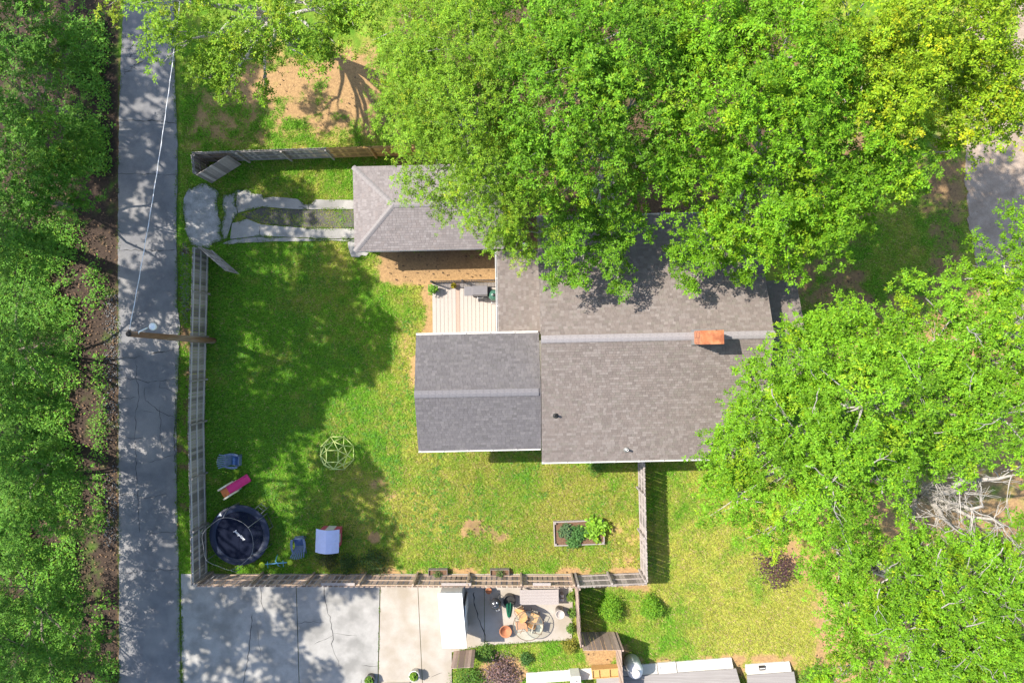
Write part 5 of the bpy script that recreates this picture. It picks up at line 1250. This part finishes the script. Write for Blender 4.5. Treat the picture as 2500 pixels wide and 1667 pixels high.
patio_chair('pale cream chair under the right side of the glass table', tb.x+.55, tb.y-.2, R(-10), plain('cream_seat', (.55, .5, .4)))
bw_ = P(*E5(1140, 790), .4); t = thing('clay_planter', 'round terracotta bowl at the edge of the shed shadow', 'pot', (bw_.x, bw_.y, .06))
MB().lathe([(.18, 0), (.30, .34), (.33, .36), (.30, .38), (.26, .3), (0, .1)], n=24, cap0=True).build('vessel', M_CLAY, t, True)
pf = P(*E5(868, 155), .5); t = thing('clay_planter', 'small dark terracotta pot at the fence beside the kettle grill', 'pot', (pf.x, pf.y, .06))
MB().lathe([(.10, 0), (.15, .3), (.17, .32), (.15, .34), (.12, .28), (0, .26)], n=20, cap0=True).build('vessel', M_CLAY, t, True)
K4 = lambda x, y: (860+x/6.533, 1550+y/6.533)
pot('white_planter', 'white round planter at the bottom edge of the concrete pad', *K4(985, 655), .2, .27, .5, plain('white_glaze', (.6, .6, .58), rough=.5), ('spiky green plant in the white planter', .2, .3, (.14, .26, .03), 160, .16), z=.06)
pot('dark_planter', 'dark round planter at the bottom edge in the tree shade', *K4(275, 720), .2, .26, .4, plain('grey_glaze', (.10, .10, .10), rough=.6), ('grassy green plant in the dark planter', .2, .25, (.1, .2, .03), 130, .14), z=.06)
k0 = P(*K4(400, 752)); k1 = P(*K4(920, 733))
MB().bar((k0.x, k0.y-.04, .10), (k1.x, k1.y-.04, .10), .09, .12).build('concrete_curb', M_CONC2, None); tag(bpy.data.objects['concrete_curb'], 'low concrete curb at the bottom edge of the pad', 'curb')

# ---------------------------------------------------------------- neighbour's building, tank, crate
nbz = 1.1
wy = lambda x: -17.05+.075*(x-6)          # wall foot line
nbld = thing('outbuilding', 'low white-sided building with grey roof at the bottom edge', 'building', (6.3, wy(6.3), 0))
M_WS = mat('white_siding', (.52, .49, .45), (.60, .57, .53), scale=2.5, rough=.6, fine=.04)
M_GR = mat('grey_metal_roof', (.22, .20, .19), (.30, .28, .265), scale=3, rough=.6, stretch=(.2, 5, 1))
x0, x1 = .75, 11.55
def wallrun(x0, x1, z0, z1, th, dy=0): return [(x0, wy(x0)-dy, z0), (x1, wy(x1)-dy, z0), (x1, wy(x1)-dy-th, z0), (x0, wy(x0)-dy-th, z0), (x0, wy(x0)-dy, z1), (x1, wy(x1)-dy, z1), (x1, wy(x1)-dy-th, z1), (x0, wy(x0)-dy-th, z1)]
BF = [(0, 3, 2, 1), (4, 5, 6, 7), (0, 1, 5, 4), (1, 2, 6, 5), (2, 3, 7, 6), (3, 0, 4, 7)]
sl_ = lambda a, b, z0, z1, lift=0.0: [(a, wy(a)+lift*.6, z0+lift), (b, wy(b)+lift*.6, z0+lift), (b, wy(b)-.40+lift*.6, z1+lift), (a, wy(a)-.40+lift*.6, z1+lift)]
def panel_run(name, a, b, lift, parent, m, z0=.06, z1=.40):
    q = sl_(a, b, z0, z1, lift); return MB().add(q+[(x, y, -.1) for x, y, z in q], [(0, 1, 2, 3)[::-1], (0, 4, 5, 1)[::-1], (1, 5, 6, 2)[::-1], (2, 6, 7, 3)[::-1], (3, 7, 4, 0)[::-1]]).build(name, m, parent, world=True)
nbz = .40
panel_run('wall', x0, x1, 0, nbld, M_WS)
rf = [(4.4, wy(4.4)-.38, nbz+.04), (x1+.12, wy(x1)-.38, nbz+.04), (x1+.7, wy(x1)-3.0, nbz+.9), (4.4, wy(4.4)-3.0, nbz+.9)]
MB().add(rf+[(a, b, c-.06) for a, b, c in rf], [(0, 3, 2, 1)[::-1], (4, 5, 6, 7)[::-1], (0, 4, 5, 1)[::-1], (1, 5, 6, 2)[::-1], (2, 6, 7, 3)[::-1], (3, 7, 4, 0)[::-1]]).build('roof', M_GR, nbld, world=True)
d0 = P(1608, 1632, .5).x; d1 = P(1655, 1630, .5).x
dr = panel_run('door', d0+.03, d1-.03, .03, nbld, M_WS)
for xx in (d0, d1): panel_run('jamb', xx-.025, xx+.015, .012, nbld, plain('grey_jamb', (.16, .15, .14)))
MB().bar((d0+.14, wy(d0)-.12, .20), (d0+.17, wy(d0)-.26, .32), .04, .05).build('handle', M_STEEL, nbld, world=True)
ann = thing('annex', 'small pale annex with a vent at the bottom edge east of the white building', 'building', (13.2, wy(13.2)-.35, 0))
wy0 = wy; wy = lambda x: wy0(x)-.42
panel_run('wall', 12.3, 14.6, 0, ann, M_WS, .06, .36)
MB().add([(12.25, wy(12.25)-.38, .42), (14.7, wy(14.7)-.38, .42), (14.9, wy(14.9)-2.4, .8), (12.25, wy(12.25)-2.4, .8), (12.25, wy(12.25)-.38, .36), (14.7, wy(14.7)-.38, .36), (14.9, wy(14.9)-2.4, .74), (12.25, wy(12.25)-2.4, .74)], BF).build('roof', M_GR, ann, world=True)
vv_ = MB().bar((12.95, wy(13.1)-.16, .22), (13.25, wy(13.1)-.14, .22), .20, .12).build('vent', M_DARK, ann, world=True)
MB().bar((12.96, wy(13.1)-.16, .285), (13.24, wy(13.1)-.14, .285), .05, .02).build('louvre', M_WS, vv_, world=True)
tk = P(1548, 1630, .85)
tank = thing('gas_tank', 'white domed upright tank beside the brown fence', 'tank', (tk.x, tk.y, 0))
M_TK = mat('white_tank_paint', (.66, .68, .68), (.72, .73, .74), scale=3, rough=.3, fine=.04)
MB().lathe([(.30, .0), (.31, .12), (.42, .14), (.42, 1.05), (.38, 1.22), (.25, 1.36), (.0, 1.42)], n=32, cap0=True).build('shell', M_TK, tank, True)
MB().lathe([(.21, 1.36), (.21, 1.48), (.18, 1.53), (.0, 1.55)], n=24).build('dome_lid', plain('pale_lid', (.70, .62, .60), rough=.5), tank, True)
cr = P(1478, 1640, .4)
crate = thing('wooden_trough', 'yellow wooden trough with three compartments by the white building', 'trough', (cr.x, cr.y, .0), R(4))
for s in (-1, 1): MB().box((0, s*.22, .3), (1.42, .03, .5)).build('side_board', wood('gold'), crate)
for xx in (-.69, -.35, .2, .69): MB().box((xx, 0, .3), (.03, .41, .498)).build('divider', wood('gold'), crate)
MB().box((0, 0, .46), (1.34, .40, .02)).build('shelf', wood('gold'), crate)
for xx in (-.6, .6):
    for s in (-1, 1): MB().box((xx, s*.18, .03), (.06, .06, .1)).build('foot', wood('gold'), crate)
ac = P(1405, 1655, .8)
acu = thing('white_cabinet', 'white metal utility cabinet against the wall at the bottom edge', 'cabinet', (ac.x, ac.y-.1, 0), R(4))
MB().box((0, 0, .45), (.52, .5, .9)).build('case', M_WHITE, acu, bevel=.02); MB().box((0, -.02, .915), (.54, .54, .03)).build('lid', M_WHITE, acu, bevel=.008)
MB().box((.05, .02, .94), (.06, .05, .03)).build('latch', M_DARK, acu)
